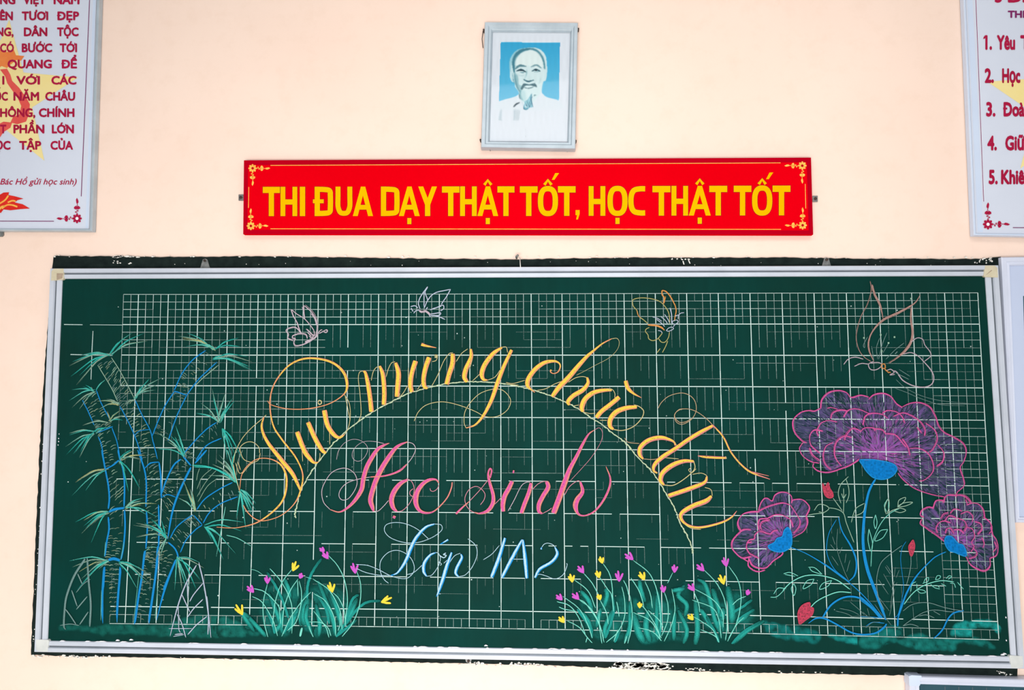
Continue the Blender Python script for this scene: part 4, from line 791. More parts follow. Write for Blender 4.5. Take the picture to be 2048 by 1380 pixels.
def bud(c, poly, stem, label):
    mb = MB(); K = smooth_poly(c, poly, 3)
    def fb(X, Y):
        v = vnoise(X, Y, .35, 6); rgb = np.empty(X.shape + (3,)); rgb[:] = (196, 66, 92); return rgb * (1 + .15 * v[..., None]), np.clip(.85 + .7 * v, .35, 1)
    fill(mb, K, fb, 1.1, None, 0); L = [(x, y, 1.7) for x, y in K]; ribbon(mb, L + [L[0]], COL['rd'], .9)
    o = finish(mb, 'bud_drawing', cb, label)
    if stem: m2 = MB(); S(m2, c, 'gy', 1.5, stem, .8); finish(m2, 'stem', o)
bud('f4', '480,100 500,130 522,95 535,140 555,170 560,205 530,215 500,195 485,150', None, 'red chalk bud left of the largest flower stem')
bud('f4', '300,1180 290,1100 320,1040 380,1015 385,1050 410,1060 400,1110 350,1150', None, 'red chalk bud near the bottom, left of the blue leaves')
bud('f5', '545,205 560,260 550,320 525,372 505,330 498,270 520,230', '520,370 520,460 500,570 475,662', 'red chalk bud on a thin upright stalk')
# ------------------------------------------------------------------ flat print helpers
def flat(mb, c, pts, d):
    P = [at(*cp(c, x, y), d) for x, y in pts]; mb.add(P, [tuple(range(len(P)))])
def line(mb, c, pts, w, d, n=6):
    """printed line, points in the crop, width in crop pixels"""
    P = np.array([(x, y, w) for x, y in pts], float)
    T = np.gradient(P[:, :2], axis=0); T /= np.hypot(T[:, 0], T[:, 1])[:, None] + 1e-9
    vs = []
    for p, t in zip(P, T):
        for s in (-1, 1): vs.append(at(*cp(c, p[0] - t[1] * w / 2 * s, p[1] + t[0] * w / 2 * s), d))
    mb.add(vs, [(2 * i, 2 * i + 1, 2 * i + 3, 2 * i + 2) for i in range(len(P) - 1)])
def stroke_path(pts, n=8):
    return [tuple(p[:2]) for p in crom([(x, y, 1) for x, y in pts], n)]
def ellipse(mb, c, cx, cy_, rx, ry, d, n=14, rot=0):
    ct, st = math.cos(rot), math.sin(rot)
    flat(mb, c, [(cx + rx * math.cos(t) * ct - ry * math.sin(t) * st, cy_ + rx * math.cos(t) * st + ry * math.sin(t) * ct) for t in [6.2832 * k / n for k in range(n)]], d)
def petal(mb, c, x, y, a, L, W, d):
    ca, sa = math.cos(a), math.sin(a)
    flat(mb, c, [(x + ca * L * u - sa * W * v, y + sa * L * u + ca * W * v) for u, v in ((.15, 0), (.5, -.4), (.85, -.35), (1, 0), (.85, .35), (.5, .4))], d)
def ornament(name, mats, c, x, y, sx, sy, r, d, parent):
    """corner rosette with a heart leaf and a bud running both ways along the border"""
    mb = MB()
    for k in range(8): petal(mb, c, x, y, 6.2832 * k / 8, r, r * .62, d)
    for (ux, uy) in ((sx, 0), (0, sy)):
        qx, qy = uy, ux
        def P(a, b): return (x + ux * a * r + qx * b * r * (sx if uy else sy), y + uy * a * r + qy * b * r * (sy if ux else sx))
        line(mb, c, stroke_path([P(1.05, .1), P(1.3, -.35), P(1.5, .25), P(1.7, -.1)]), r * .13, d)
        for b in (-.28, .28): flat(mb, c, [P(1.75, b * .6), P(1.95, b - .35), P(2.3, b - .3), P(2.55, b * .5), P(2.3, b + .3), P(1.95, b + .35)], d)
        line(mb, c, [P(2.5, 0), P(2.85, .1)], r * .12, d)
        flat(mb, c, [P(2.8, 0), P(3.2, .3), P(3.6, .25), P(4.1, -.02), P(3.7, -.22), P(3.2, -.15)], d)
    o = mb.build(name, mats[0], parent, fix=False)
    m2 = MB(); ellipse(m2, c, x, y, r * .3, r * .3, d + .0002); m2.build('ornament_centre', mats[1], o, fix=False)
    return o
_cap = {}
def text(name, s, c, x0, x1, ytop, ybase, d, mat, parent, bold=.02, shear=0.0, label=None):
    bw = bold * 1.35; bold = 0
    """a printed word fitted between x0 and x1 with capitals from ytop to ybase (crop pixels)"""
    def mk(body):
        cu = bpy.data.curves.new('t', 'FONT'); cu.body = body; cu.size = 1; cu.offset = bold; cu.shear = shear; cu.resolution_u = 3
        ob = bpy.data.objects.new('t', cu); C.objects.link(ob)
        dg = bpy.context.evaluated_depsgraph_get(); me = bpy.data.meshes.new_from_object(ob.evaluated_get(dg))
        bpy.data.objects.remove(ob); bpy.data.curves.remove(cu); return me
    if (bold, 'H') not in _cap:
        h = mk('H'); ys = [v.co.y for v in h.vertices]; _cap[(bold, 'H')] = (min(ys), max(ys))

    b0, b1 = _cap[(bold, 'H')]; b0 -= bw; b1 += bw
    horns = [i for i, h in enumerate(s) if h in 'ƠỚ']; s2 = s.replace('Ơ', 'O').replace('Ớ', 'Ó').replace('Đ', 'D')
    me = mk(s2); nv = len(me.vertices); hv = []
    for i in horns:                                        # the horn of the letter, drawn by hand at its right shoulder
        e = max(v.co.x for v in mk(s2[:i + 1]).vertices)
        hv.append([(e - .13, .60), (e - .02, .62), (e + .01, .70), (e - .03, .76), (e + .03, .79), (e + .09, .72), (e + .07, .60), (e - .02, .53)])
    if s[0] == 'Đ': hv.append([(.0, .33), (.34, .33), (.34, .43), (.0, .43)])
    if s[0] == '1': hv.append([(.09, .50), (.16, .72), (.26, .72), (.26, .60), (.15, .5)][:0] or [(-.02, .52), (.02, .62), (.16, .735), (.2, .6), (.12, .55)])
    V = np.array([v.co[:] for v in me.vertices]); F = [tuple(p.vertices) for p in me.polygons]; vs = []; fs = []
    ds = [(0, 0)] + [(bw * math.cos(a), bw * math.sin(a)) for a in (0, .785, 1.571, 2.356, 3.142, 3.927, 4.712, 5.498)] if bw else [(0, 0)]
    for q, (ddx, ddy) in enumerate(ds):
        vs += [(x + ddx, y + ddy, q) for x, y, _ in V]; fs += [tuple(i + q * nv for i in f) for f in F]
    for h in hv:
        fs.append(tuple(range(len(vs), len(vs) + len(h)))); vs += [(x, y, 9) for x, y in h]
    me = bpy.data.meshes.new(name); me.from_pydata(vs, [], fs)
    xs = [v.co.x for v in me.vertices]; m0, m1 = min(xs), max(xs)
    for v in me.vertices:
        px = x0 + (v.co.x - m0) / (m1 - m0) * (x1 - x0); py = ybase + (ytop - ybase) * (v.co.y - b0) / (b1 - b0)
        v.co = at(*cp(c, px, py), d + v.co.z * 4e-6)
    o = link(name, me, mat, parent)
    return tag(o, label)

# ------------------------------------------------------------------ red slogan banner
bn = empty('slogan_sign', (at(1055, 392, 0).x, 0, at(1055, 468, 0).z)); tag(bn, 'long red slogan sign with yellow capitals above the chalkboard', 'sign')
BQ = [(487.9, 320.7), (1622, 315.2), (1626.3, 469.2), (486.4, 468.3)]
mb = MB(); mb.prism(BQ, 0.004, .020); mb.build('sign_panel', MAT['red'], bn)
mb = MB(); IQ = [(496, 330), (1613.5, 324.5), (1617.5, 461), (494.5, 460)]
for k in range(4): flat(mb, 'px', [BQ[k], BQ[(k + 1) % 4], IQ[(k + 1) % 4], IQ[k]], .0204)
mb.build('sign_rim', MAT['red_edge'], bn, fix=False)
mb = MB()
for a, b in (((541, 330.8), (1561, 325.7)), ((541, 457.5), (1562, 458.7)), ((497.6, 374), (496.9, 416)), ((1610.5, 368), (1611.5, 417))): line(mb, 'px', [a, b], 1.3, .0206)
mb.build('border_line', MAT['gold'], bn, fix=False)
for c, x, y, sx, sy in (('BL', 122, 127, 1, 1), ('BL', 110, 527, 1, -1), ('BR', 1893, 107, -1, 1), ('BR', 1895, 514, -1, -1)):
    ornament('corner_ornament', (MAT['gold'], MAT['red_edge']), c, x, y, sx, sy, 30, .0206, bn)
def L_poly(c, polys, name, label=None, tw=2.6):
    for mat, dd, g in ((MAT['outline'], .0205, tw), (MAT['yellow'], .0209, 0)):
        mb = MB()
        for kind, pts, w_ in polys:
            dd += 2e-5
            if kind == 'l': line(mb, c, pts, w_ + g * 2, dd)
            else:
                cx = sum(p[0] for p in pts) / len(pts); cy_ = sum(p[1] for p in pts) / len(pts)
                flat(mb, c, [(x + (g if x > cx else -g), y + (g if y > cy_ else -g)) for x, y in pts] if kind == 'q' else pts, dd)
        if mat is MAT['outline']: sh = mb
        else: main = mb
    o = main.build(name, MAT['yellow'], bn, fix=False); sh.build('letter_shadow', MAT['outline'], o, fix=False)
    return tag(o, label)
def glyph(ch, c, x0, x1, t, b, s=36, h=38):
    q = lambda *p: ('q', [(p[0], p[1]), (p[2], p[1]), (p[2], p[3]), (p[0], p[3])], 0)
    W = x1 - x0; m = (x0 + x1) / 2; H = b - t; P = []
    base = {'Đ': 'D', 'Ạ': 'A', 'Ậ': 'A', 'Ố': 'O', 'Ọ': 'O'}.get(ch, ch)
    if base == 'T': P = [q(x0, t, x1, t + 43), q(m - s / 2, t + 40, m + s / 2, b)]
    if base == 'I': P = [q(x0, t, x1, b)]
    if base == 'H': P = [q(x0, t, x0 + s - 3, b), q(x1 - s + 3, t, x1, b), q(x0 + s - 5, t + H * .43, x1 - s + 5, t + H * .43 + 36)]
    if base == 'D':
        r = s / 2; P = [q(x0, t, x0 + s, b), ('l', stroke_path([(x0 + s * .7, t + h / 2), (m - 4, t + h / 2), (x1 - W * .19, t + h * .72), (x1 - r, t + H * .33), (x1 - r, t + H * .67), (x1 - W * .19, b - h * .72), (m - 4, b - h / 2), (x0 + s * .7, b - h / 2)], 5), s)]
    if base == 'U':
        r = s / 2; P = [('l', stroke_path([(x0 + r, t), (x0 + r, t + H * .35), (x0 + r, t + H * .66), (x0 + W * .28, b - h * .72), (m, b - h / 2), (x1 - W * .28, b - h * .72), (x1 - r, t + H * .66), (x1 - r, t + H * .35), (x1 - r, t)], 5), s - 2)]
    if base == 'O':
        r = s / 2; a, bb = W / 2 - r, H / 2 - h / 2 + 3
        P = [('l', [(m + a * math.copysign(abs(math.cos(u)) ** .78, math.cos(u)), (t + b) / 2 + bb * math.copysign(abs(math.sin(u)) ** .78, math.sin(u))) for u in [6.2832 * k / 44 for k in range(45)]], s)]
    if base == 'C':
        r = s / 2; P = [('l', stroke_path([(x1, t + h / 2), (x1 - W * .3, t + h / 2), (x0 + W * .33, t + h * .78), (x0 + r, t + H * .34), (x0 + r, t + H * .66), (x0 + W * .33, b - h * .78), (x1 - W * .3, b - h / 2), (x1, b - h / 2)], 5), s)]
    if base == 'A':
        P = [('p', [(x0, b), (m - 14, t), (m + 14, t), (m, t + 62), (x0 + s - 2, b)], 0), ('p', [(m, t + 62), (m - 6, t), (m + 16, t), (x1, b), (x1 - s + 2, b)], 0), q(x0 + W * .27, t + H * .62, x1 - W * .27, t + H * .62 + 33)]
    if base == 'Y': P = [('p', [(x0, t), (x0 + s - 1, t), (m + 2, t + H * .42), (m + s / 2, t + H * .62), (m - s / 2, t + H * .62)], 0), ('p', [(x1, t), (x1 - s + 1, t), (m - 2, t + H * .42), (m - s / 2, t + H * .62), (m + s / 2, t + H * .62)], 0), q(m - s / 2, t + H * .58, m + s / 2, b)]
    if ch == 'Đ': P.append(q(x0 - 12, t + H * .43, x0 + 63, t + H * .43 + 27))
    if ch == ',': P = [('p', [(x0, t), (x1, t), (x1, t + 26), (x0 + 16, b), (x0 + 4, b), (x0 + 10, t + 35), (x0, t + 35)], 0)]
    if ch in 'ẬỐ': P.append(('l', [(m - 24, t - 10), (m, t - 42), (m + 24, t - 10)], 20))
    if ch == 'Ố': P.append(('p', [(m + 26, t - 44), (m + 50, t - 90), (m + 76, t - 90), (m + 44, t - 44)], 0))
    if ch in 'ẠẬỌ': P.append(q(m - 14, b + 14, m + 14, b + 56))
    return P
GL = [('T', 'BL', 193, 312, 0), ('H', 'BL', 316, 432, 0), ('I', 'BL', 450, 487, 0), ('Đ', 'BL', 553, 680, 0), ('U', 'BL', 697, 815, 0), ('A', 'BL', 818, 958, 0), ('D', 'BL', 1013, 1142, 0), ('Ạ', 'BL', 1138, 1282, 0), ('Y', 'BL', 1272, 1402, 0),
      ('T', 'BL', 1437, 1558, 0), ('H', 'BL', 1563, 1678, 0), ('Ậ', 'BL', 1683, 1827, 0), ('T', 'BL', 1822, 1940, 0), ('T', 'BR', -35, 86, 0), ('Ố', 'BR', 88, 225, 0), ('T', 'BR', 225, 345, 0), (',', 'BR', 345, 373, 1),
      ('H', 'BR', 435, 548, 0), ('Ọ', 'BR', 563, 700, 0), ('C', 'BR', 707, 820, 0), ('T', 'BR', 870, 992, 0), ('H', 'BR', 1000, 1113, 0), ('Ậ', 'BR', 1118, 1268, 0), ('T', 'BR', 1258, 1380, 0), ('T', 'BR', 1425, 1545, 0), ('Ố', 'BR', 1550, 1688, 0), ('T', 'BR', 1690, 1812, 0)]
for ch, c, a, b, k in GL:
    t, bs = (256, 459) if c == 'BL' else (248 - 5 * max(0, a) / 1700, 450 - 4 * max(0, a) / 1700)
    if c == 'BL': t -= 4 * a / 1900; bs -= 1 * a / 1900
    if k: t, bs = 410, 474
    P = glyph(ch, c, a, b, t, bs)
    L_poly(c, P, 'letter' if ch != ',' else 'comma')
for x, y in ((482, 395), (1630.5, 397.5)):
    mb = MB(); mb.prism([(x - 5, y - 6), (x + 5, y - 6), (x + 5, y + 6), (x - 5, y + 6)], .0, .004); o = mb.build('mounting_tab', MAT['steel'], bn)
    m2 = MB(); p = at(x, y, .004); m2.tube([p, p + Vector((0, -.003, 0))], .0045, 10); m2.build('screw', MAT['dark'], o)

# ------------------------------------------------------------------ framed portrait
pt = empty('framed_portrait', (at(1057, 296, 0).x, 0, at(1057, 297, 0).z)); tag(pt, 'silver framed blue-toned portrait of an elderly bearded man hanging above the red sign', 'picture')
PO_ = [(969.4, 43.2), (1156, 44.6), (1151, 298.2), (961.7, 295.3)]; PI_ = [(985, 59.4), (1140.8, 60.4), (1134.7, 281), (978.5, 279.5)]
rails(PO_, PI_, [(0, .004), (0, .026), (.08, .030), (.45, .030), (.6, .025), (.8, .025), (.9, .022), (1, .014)], MAT['frame_silver'], pt, 'frame_rail')
mb = MB(); mb.prism([(970.5, 44.5), (1155, 46), (1150, 297), (963, 294)], .003, .010); mb.build('backing', MAT['white_print'], pt)
# the printed sheet is a fine grid of coloured points
W_, H_ = 172, 240
def paint_sheet():
    X, Y = np.meshgrid(np.linspace(170, 1010, W_), np.linspace(130, 1260, H_)); img = np.empty(X.shape + (3,)); img[:] = (219, 226, 234)
    def mask(poly, k): return blur(inside(poly, X, Y).astype(float), k)
    def pp(s): return [tuple(float(v) for v in t.split(',')) for t in s.split()]
    def put(m, col, a=1.0):
        m = (m * a)[..., None]; img[:] = img * (1 - m) + np.array(col, float) * m
    def fillp(s, col, k=1, a=1.0, sm=True):
        P = pp(s)
        if sm: P = [tuple(p[:2]) for p in crom([(x, y, 1) for x, y in P + [P[0]]], 6)]
        put(mask(P, k), col, a)
    def str_(s, w, col, k=1, a=1.0):
        P = crom([(x, y, 1) for x, y in pp(s)], 10)[:, :2]; m = np.zeros(X.shape)
        for i, p in enumerate(P):
            e = .45 + .55 * math.sin(math.pi * min(1, max(0, (i + .5) / len(P)))); m = np.maximum(m, (np.hypot(X - p[0], Y - p[1]) < w / 2 * e).astype(float))
        put(blur(m, k), col, a)
    g = np.clip((Y - 265) / 580, 0, 1)[..., None]
    m = mask(pp('303,265 888,271 877,845 285,850'), 0)[..., None]
    img[:] = img * (1 - m) + (np.array([34, 160, 206]) * (1 - g) + np.array([88, 184, 220]) * g) * m
    fillp('300,262 889,268 889,275 300,270', (236, 246, 250), 1, .6, False)
    fillp('280,855 340,832 420,812 470,790 500,750 560,700 690,720 712,770 760,810 880,848 880,930 280,930', (216, 226, 233), 1)
    fillp('575,322 500,338 445,385 412,450 396,530 392,600 412,655 438,665 445,710 480,760 500,820 540,870 600,880 660,810 700,760 722,665 748,640 760,560 756,460 742,395 700,345 640,322', (206, 228, 230), 1)
    str_('402,560 398,480 420,410 470,355 520,335', 26, (160, 205, 214), 1, .9); str_('436,560 430,470 455,400 510,352 585,334', 38, (34, 108, 128), 2, .9); str_('455,520 450,440 480,395', 20, (110, 170, 182), 3, .6)
    str_('560,338 610,335 660,356 702,404 728,460 736,530', 24, (44, 116, 134), 2, .85); str_('725,400 745,460 752,540', 12, (196, 222, 228), 1)
    fillp('500,380 600,350 680,380 715,470 700,520 560,500 450,500 455,430', (222, 236, 234), 3, .8)
    fillp('430,560 470,600 480,680 510,700 500,760 460,720 440,650', (110, 166, 176), 3, .7); str_('438,560 448,650 470,720 500,770', 14, (70, 130, 146), 2, .8)
    fillp('398,560 420,560 428,640 408,650', (190, 220, 226), 1); str_('420,580 428,640 440,690', 8, (90, 150, 164), 1); fillp('738,550 756,545 750,630 732,645', (200, 226, 230), 1)
    str_('448,530 490,500 550,506', 22, (58, 112, 124), 1, .85); str_('605,510 655,494 702,522', 18, (92, 140, 150), 1, .85)
    str_('462,552 505,540 552,562', 17, (12, 56, 70), 1, 1); str_('495,548 520,550', 12, (8, 40, 54), 0, .9); str_('488,562 520,568 540,562', 8, (60, 120, 134), 1, .8); str_('612,552 650,538 692,554', 15, (18, 66, 80), 1, 1); str_('640,546 662,546', 11, (8, 40, 54), 0, .9); str_('630,562 655,560 680,556', 7, (60, 120, 134), 1, .7)
    str_('560,540 556,590 540,630', 12, (130, 180, 188), 2, .8); str_('530,636 572,654 626,642', 15, (26, 84, 100), 1, 1); fillp('540,600 600,600 622,640 545,640', (200, 224, 226), 2, .6)
    str_('470,590 510,600 540,590', 6, (150, 190, 196), 1, .7); str_('700,600 690,650 670,690', 8, (160, 198, 204), 2, .7)
    fillp('500,720 530,676 585,684 640,674 660,712 640,706 590,694 545,700 512,738', (30, 86, 100), 1, .95); str_('530,714 582,722 640,704', 9, (28, 78, 92), 1, .9)
    str_('500,735 494,790 520,840', 16, (82, 148, 160), 2, .8); fillp('500,740 540,750 550,840 530,860 500,820', (150, 196, 202), 3, .45); str_('485,780 488,810 500,830', 10, (36, 92, 108), 1, .8)
    fillp('540,850 570,830 606,778 612,850 618,905 590,915 560,932 528,920', (110, 180, 198), 1, .75); str_('612,800 606,850 622,905', 8, (20, 92, 122), 0, .9); str_('585,850 592,890 575,915', 8, (16, 88, 118), 0, .9); str_('550,870 560,895 548,915', 7, (16, 88, 118), 0, .9); str_('528,895 530,925 556,934', 8, (20, 110, 142), 0, .9); str_('606,775 600,830 608,900', 10, (28, 110, 138), 1, .8); str_('560,840 575,880 590,910', 7, (24, 100, 128), 1, .8); str_('532,912 550,932 572,918', 12, (30, 120, 150), 1, .9); str_('545,900 552,910 560,902', 8, (205, 228, 236), 0, .9)
    str_('630,800 640,790 652,792', 12, (62, 112, 124), 1, .8); str_('430,906 455,880 490,862', 15, (16, 46, 62), 1, 1.0); str_('500,830 520,880 530,900', 5, (140, 175, 190), 1, .6)
    fillp('430,930 495,935 482,1040 425,1042', (190, 204, 212), 2, .8, False); str_('432,925 440,980 430,1040', 7, (150, 176, 190), 1, .7); str_('492,930 484,1035', 6, (160, 184, 196), 1, .6)
    fillp('300,930 318,935 310,1030 278,1036', (176, 196, 206), 2, .7, False); str_('280,1034 330,1036', 8, (170, 190, 200), 1, .7); str_('420,1060 460,1068', 6, (190, 205, 214), 1, .7)
    for x, y in ((548, 1130), (546, 1195), (640, 960)): str_('%d,%d %d,%d' % (x, y, x + 3, y + 1), 7, (130, 140, 146), 0, .8)
    img[:] *= (1 + .012 * np.sin(X * .11) * np.sin(Y * .017))[..., None]
    return X, Y, np.clip(img * .93, 0, 255)
X, Y, IM = paint_sheet()
mb = MB(); vs = []; cs = []
for i in range(H_):
    for j in range(W_):
        # keep the sheet inside the leaning frame
        u = j / (W_ - 1); v = i / (H_ - 1); xl = 985 - 6.5 * v - 2; xr = 1140.8 - 6 * v + 2
        px, py = cp('PO', X[i, j], Y[i, j]); vs.append(at(min(max(px, xl), xr), min(max(py, 57), 283), .0115)); cs.append((*lin(IM[i, j]), 1))
fs = [(i * W_ + j, i * W_ + j + 1, (i + 1) * W_ + j + 1, (i + 1) * W_ + j) for i in range(H_ - 1) for j in range(W_ - 1)]
mb.add(vs, fs, cs); o = mb.build('portrait_print', MAT['print'], pt, colors=True); tag(o, 'blue-toned photograph of an elderly man with a white goatee and light shirt')
mb = MB(); mb.prism([(984, 58), (1142, 59), (1136, 282), (977, 280.5)], .0128, .0142); mb.build('glass', MAT['glass'], pt)
for x, y in ((967.5, 60), (1156.5, 58), (961, 280), (1151.5, 282), (980, 297), (1135, 299)):
    p = at(x, y, .016); m2 = MB(); m2.tube([p + Vector((0, .016, 0)), p + Vector((0, -.003, 0))], .003, 8); m2.build('screw', MAT['dark'], pt)
mb = MB(); mb.tube([at(966, 62, .006), at(964, 78, .008), at(966, 96, .006)], .0012, 6); mb.build('hanging_wire', MAT['dark'], pt)

# ------------------------------------------------------------------ left poster
pl = empty('poster_board', (at(60, 460, 0).x, 0, at(60, 460, 0).z)); tag(pl, 'pale poster board with rows of crimson capitals over a yellow star, at the left edge', 'poster')
LO = [(-330, -560), (214, -560), (181.5, 461), (-330, 459)]; LI = [(-320, -550), (207.5, -550), (176, 456.5), (-320, 455)]
rails(LO, LI, [(0, .004), (0, .022), (.2, .025), (.8, .025), (1, .0205)], MAT['frame_silver'], pl, 'frame_rail')
mb = MB(); mb.prism([(-325, -555), (210, -555), (178, 458), (-325, 457)], .004, .018); mb.build('poster_sheet', MAT['poster'], pl)
mb = MB()
flat(mb, 'px', [(207, -550), (189, -300), (189, 0)][:0] or [(191.5, 0), (186, 0), (171, 456), (176, 456)], .0184); mb.build('poster_rim', MAT['poster_border'], pl, fix=False)
def star(mb, c, cx, cy_, R, a0, d): flat(mb, c, [(cx + math.cos(a0 + k * .62832) * (R if k % 2 == 0 else R * .4), cy_ + math.sin(a0 + k * .62832) * (R if k % 2 == 0 else R * .4)) for k in range(10)], d)
MAT['star'] = simple('pale_yellow_print', (240, 218, 142), (240, 222, 160), 9, 0.5, 0, 0, spec=.2)
MAT['map_orange'] = simple('orange_print', (232, 120, 62), (238, 140, 70), 20, 0.5, 0, 0, spec=.2)
MAT['map_red'] = simple('coral_red_print', (220, 78, 70), (230, 92, 84), 20, 0.5, 0, 0, spec=.2)
mb = MB(); star(mb, 'PL', 22, 552, 440, math.radians(-86), .0187); o = mb.build('star_print', MAT['star'], pl, fix=False); tag(o, 'pale yellow star')
mb = MB(); flat(mb, 'PL', [(-60, 300), (0, 285), (40, 300), (78, 282), (92, 318), (140, 322), (120, 350), (95, 345), (60, 372), (40, 392), (10, 380), (-20, 400), (-60, 400)], .0189); mb.build('map_print', MAT['map_orange'], pl, fix=False)
mb = MB(); flat(mb, 'PL', [(0, 400), (40, 395), (60, 430), (70, 465), (110, 505), (150, 560), (172, 600), (168, 655), (150, 700), (100, 715), (60, 705), (75, 672), (110, 660), (122, 610), (100, 560), (70, 520), (42, 480), (30, 440)], .0189)
flat(mb, 'PL', [(-40, 730), (20, 700), (70, 705), (60, 735), (20, 760), (0, 790), (-40, 800)], .0189); mb.build('map_print', MAT['map_red'], pl, fix=False)
rows = [((-25, 25), ('NG', 0, 88), ('VIỆT', 133, 263), ('NAM', 308, 457)), ((66, 117), ('ÊN', 0, 74), ('TƯƠI', 125, 277), ('ĐẸP', 328, 455)), ((158, 209), ('NG,', -22, 78), ('DÂN', 137, 272), ('TỘC', 328, 452)),
        ((250, 301), ('CÓ', 0, 80), ('BƯỚC', 125, 300), ('TỚI', 343, 443)), ((343, 394), ('QUANG', 43, 298), ('ĐỂ', 353, 443)), ((437, 487), ('I', 13, 25), ('VỚI', 93, 230), ('CÁC', 295, 440)),
        ((529, 580), ('ỐC', -30, 45), ('NĂM', 77, 225), ('CHÂU', 260, 432)), ((623, 674), ('HÔNG,', 0, 203), ('CHÍNH', 223, 428)), ((717, 768), ('T', 0, 36), ('PHẦN', 77, 255), ('LỚN', 298, 425)), ((811, 862), ('ỌC', -28, 60), ('TẬP', 110, 237), ('CỦA', 290, 420))]
for (t, b), *ws in rows:
    for s, a, e in ws: text('text_word', s, 'PL', a, e, t, b, .0192, MAT['crimson'], pl, bold=.03)
text('text_line', 'Bác Hồ gửi học sinh)', 'PL', 0, 441, 1028, 1062, .0192, MAT['crimson'], pl, bold=.008, shear=.28, label='smaller crimson italic line')
mb = MB(); line(mb, 'PL', [(515, 0), (467, 1130)], 4, .0192); line(mb, 'PL', [(-100, 1272), (310, 1273)], 4, .0192); mb.build('border_line', MAT['plum'], pl, fix=False)
ornament('corner_ornament', (MAT['crimson'], MAT['white_print']), 'PL', 443, 1257, -1, -1, 29, .0192, pl)
MAT['flame'] = simple('flame_red_print', (206, 30, 26), (224, 44, 30), 30, 0.5, 0, 0, spec=.2)
mb = MB(); flat(mb, 'PL', [(-60, 1110), (0, 1120), (20, 1108), (52, 1106), (48, 1122), (80, 1128), (135, 1143), (100, 1152), (85, 1165), (130, 1175), (172, 1200), (120, 1203), (60, 1210), (20, 1205), (5, 1225), (-60, 1220)], .0192)
fo = mb.build('flame_ornament', MAT['flame'], pl, fix=False)
mb = MB()
for s in ([(-40, 1190), (0, 1170), (30, 1150), (48, 1125)], [(10, 1200), (40, 1180), (70, 1180), (100, 1190)], [(45, 1165), (70, 1155), (90, 1158)], [(0, 1205), (8, 1190), (30, 1185)]): line(mb, 'PL', stroke_path(s, 5), 9, .0194)
mb.build('flame_highlight', MAT['gold'], fo, fix=False)
br = MB(); br.prism([(-30, 458), (6, 458.5), (6, 470), (3, 473), (-30, 472)], .0, .006); br.build('hanging_bracket', MAT['steel'], pl)

# ------------------------------------------------------------------ right poster
pr = empty('poster_board', (at(2090, 468, 0).x, 0, at(2090, 468, 0).z)); tag(pr, 'pale poster board with five numbered crimson lines, at the right edge', 'poster')
RO = [(1905, -560), (2480, -580), (2500, 478), (1950.3, 469.5)]; RI = [(1909.5, -552), (2470, -572), (2490, 472), (1954.5, 465.5)]
rails(RO, RI, [(0, .004), (0, .022), (.2, .0245), (.8, .0245), (1, .0205)], MAT['poster_border'], pr, 'frame_rail')
mb = MB(); mb.prism([(1907, -555), (2475, -575), (2495, 475), (1952, 467.5)], .004, .018); mb.build('poster_sheet', MAT['poster'], pr)
mb = MB(); flat(mb, 'px', [(1934.5, 0), (1945, 0), (1958, 250), (1966, 464), (1955.5, 463), (1946, 250)], .0184); mb.build('poster_rim', MAT['poster_border'], pr, fix=False)
mb = MB(); star(mb, 'PR', 654, 589, 455, math.atan2(-119, -439), .0187); o = mb.build('star_print', MAT['star'], pr, fix=False); tag(o, 'pale yellow star')
mb = MB()
for wd_, (s, a, e, t, b) in (('w', ('5', 258, 300, -50, 15)), ('w', ('ĐI', 330, 440, -50, 15))): text('text_word', s, 'PR', a, e, t, b, .0192, MAT['crimson'], pr, bold=.035)
text('text_word', 'THI', 'PR', 333, 430, 61, 103, .0192, MAT['plum'], pr, bold=.03)
for s, a, e, t, b in (('1.', 191, 242, 202, 287), ('Yêu', 270, 375, 202, 287), ('T', 405, 462, 202, 287), ('2.', 200, 253, 393, 478), ('Học', 300, 405, 393, 478), ('3.', 208, 262, 587, 671), ('Đoà', 306, 430, 587, 671), ('4.', 215, 270, 781, 866), ('Giữ', 318, 432, 781, 866), ('5.', 223, 275, 977, 1061), ('Khiê', 294, 430, 977, 1061)):
    text('text_word', s, 'PR', a, e, t, b, .0192, MAT['crimson'], pr, bold=.032)
mb = MB(); line(mb, 'PR', [(149, 0), (194, 1160)], 7.5, .0190); mb.build('border_halo', MAT['white_print'], pr, fix=False)
mb = MB(); line(mb, 'PR', [(149, 0), (194, 1160)], 4, .0192); line(mb, 'PR', [(362, 1310), (700, 1312)], 4, .0192); mb.build('border_line', MAT['plum'], pr, fix=False)
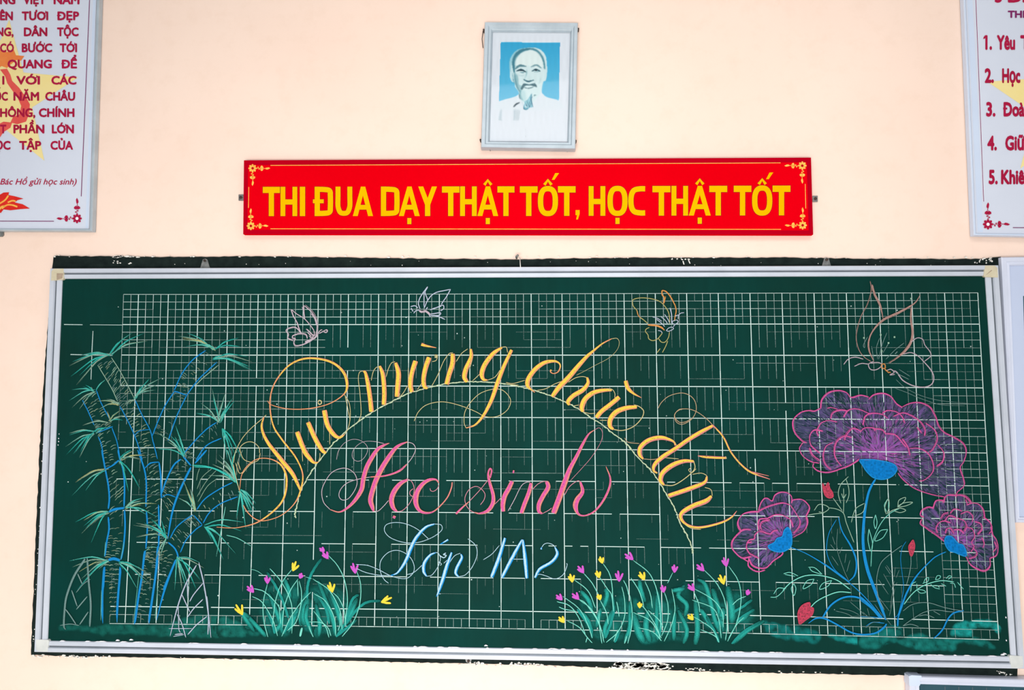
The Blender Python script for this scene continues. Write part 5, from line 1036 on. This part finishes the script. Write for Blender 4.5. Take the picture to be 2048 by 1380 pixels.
ornament('corner_ornament', (MAT['crimson'], MAT['white_print']), 'PR', 219, 1291, 1, -1, 31, .0192, pr)

# ------------------------------------------------------------------ boards at the right edge
wb = empty('notice_board', (at(2150, 1045, 0).x, 0, at(2150, 1045, 0).z)); tag(wb, 'grey notice board in a pale aluminium frame beside the chalkboard at the right edge', 'board')
WO = [(2005.5, 513.5), (2520, 505), (2580, 1052), (2034.5, 1046)]; WI = [(2024, 530), (2505, 522), (2565, 1040), (2043, 1034.5)]
rails(WO, WI, [(0, .003), (0, .022), (.1, .025), (.5, .025), (.6, .021), (.9, .022), (1, .017)], MAT['alu_bright'], wb, 'frame_rail')
mb = MB(); mb.prism([(2010, 518), (2515, 512), (2572, 1048), (2038, 1042)], .003, .016); mb.build('board_panel', MAT['whiteboard'], wb)
mb = MB(); mb.prism([(2046.4, 592), (2180, 590), (2186, 780), (2052, 782)], .016, .0166); mb.build('pinned_sheet', MAT['green_dark'], wb)
lb = empty('small_board', (at(2150, 1500, 0).x, 0, at(2150, 1600, 0).z)); tag(lb, 'dark green board with a silver frame, cut off at the bottom right corner', 'board')
BO = [(1818.5, 1351.8), (2480, 1370), (2500, 1860), (1830, 1840)]; BI = [(1840, 1369.5), (2462, 1388), (2480, 1842), (1850, 1822)]
rails(BO, BI, [(0, .004), (0, .03), (.08, .034), (.5, .034), (.58, .030), (.9, .031), (1, .022)], MAT['alu_bright'], lb, 'frame_rail')
mb = MB(); mb.prism([(1824, 1357), (2474, 1376), (2494, 1854), (1836, 1834)], .004, .020); mb.build('board_panel', MAT['green_dark'], lb)
mb = MB()
for k in range(12):
    x = 1890 + k * 27.6; line(mb, 'px', [(x, 1373 + k * .8), (x + 1, 1800)], 1.2, .0206)
mb.build('grid_lines', MAT['alu_dark'], lb, fix=False)
mb = MB(); mb.prism([(1817.8, 1352.5), (1823, 1350.5), (1843, 1351.5), (1843, 1358), (1838, 1359), (1842, 1366), (1839, 1372), (1819, 1372)], .004, .0352); mb.build('corner_cap', MAT['poster_border'], lb)
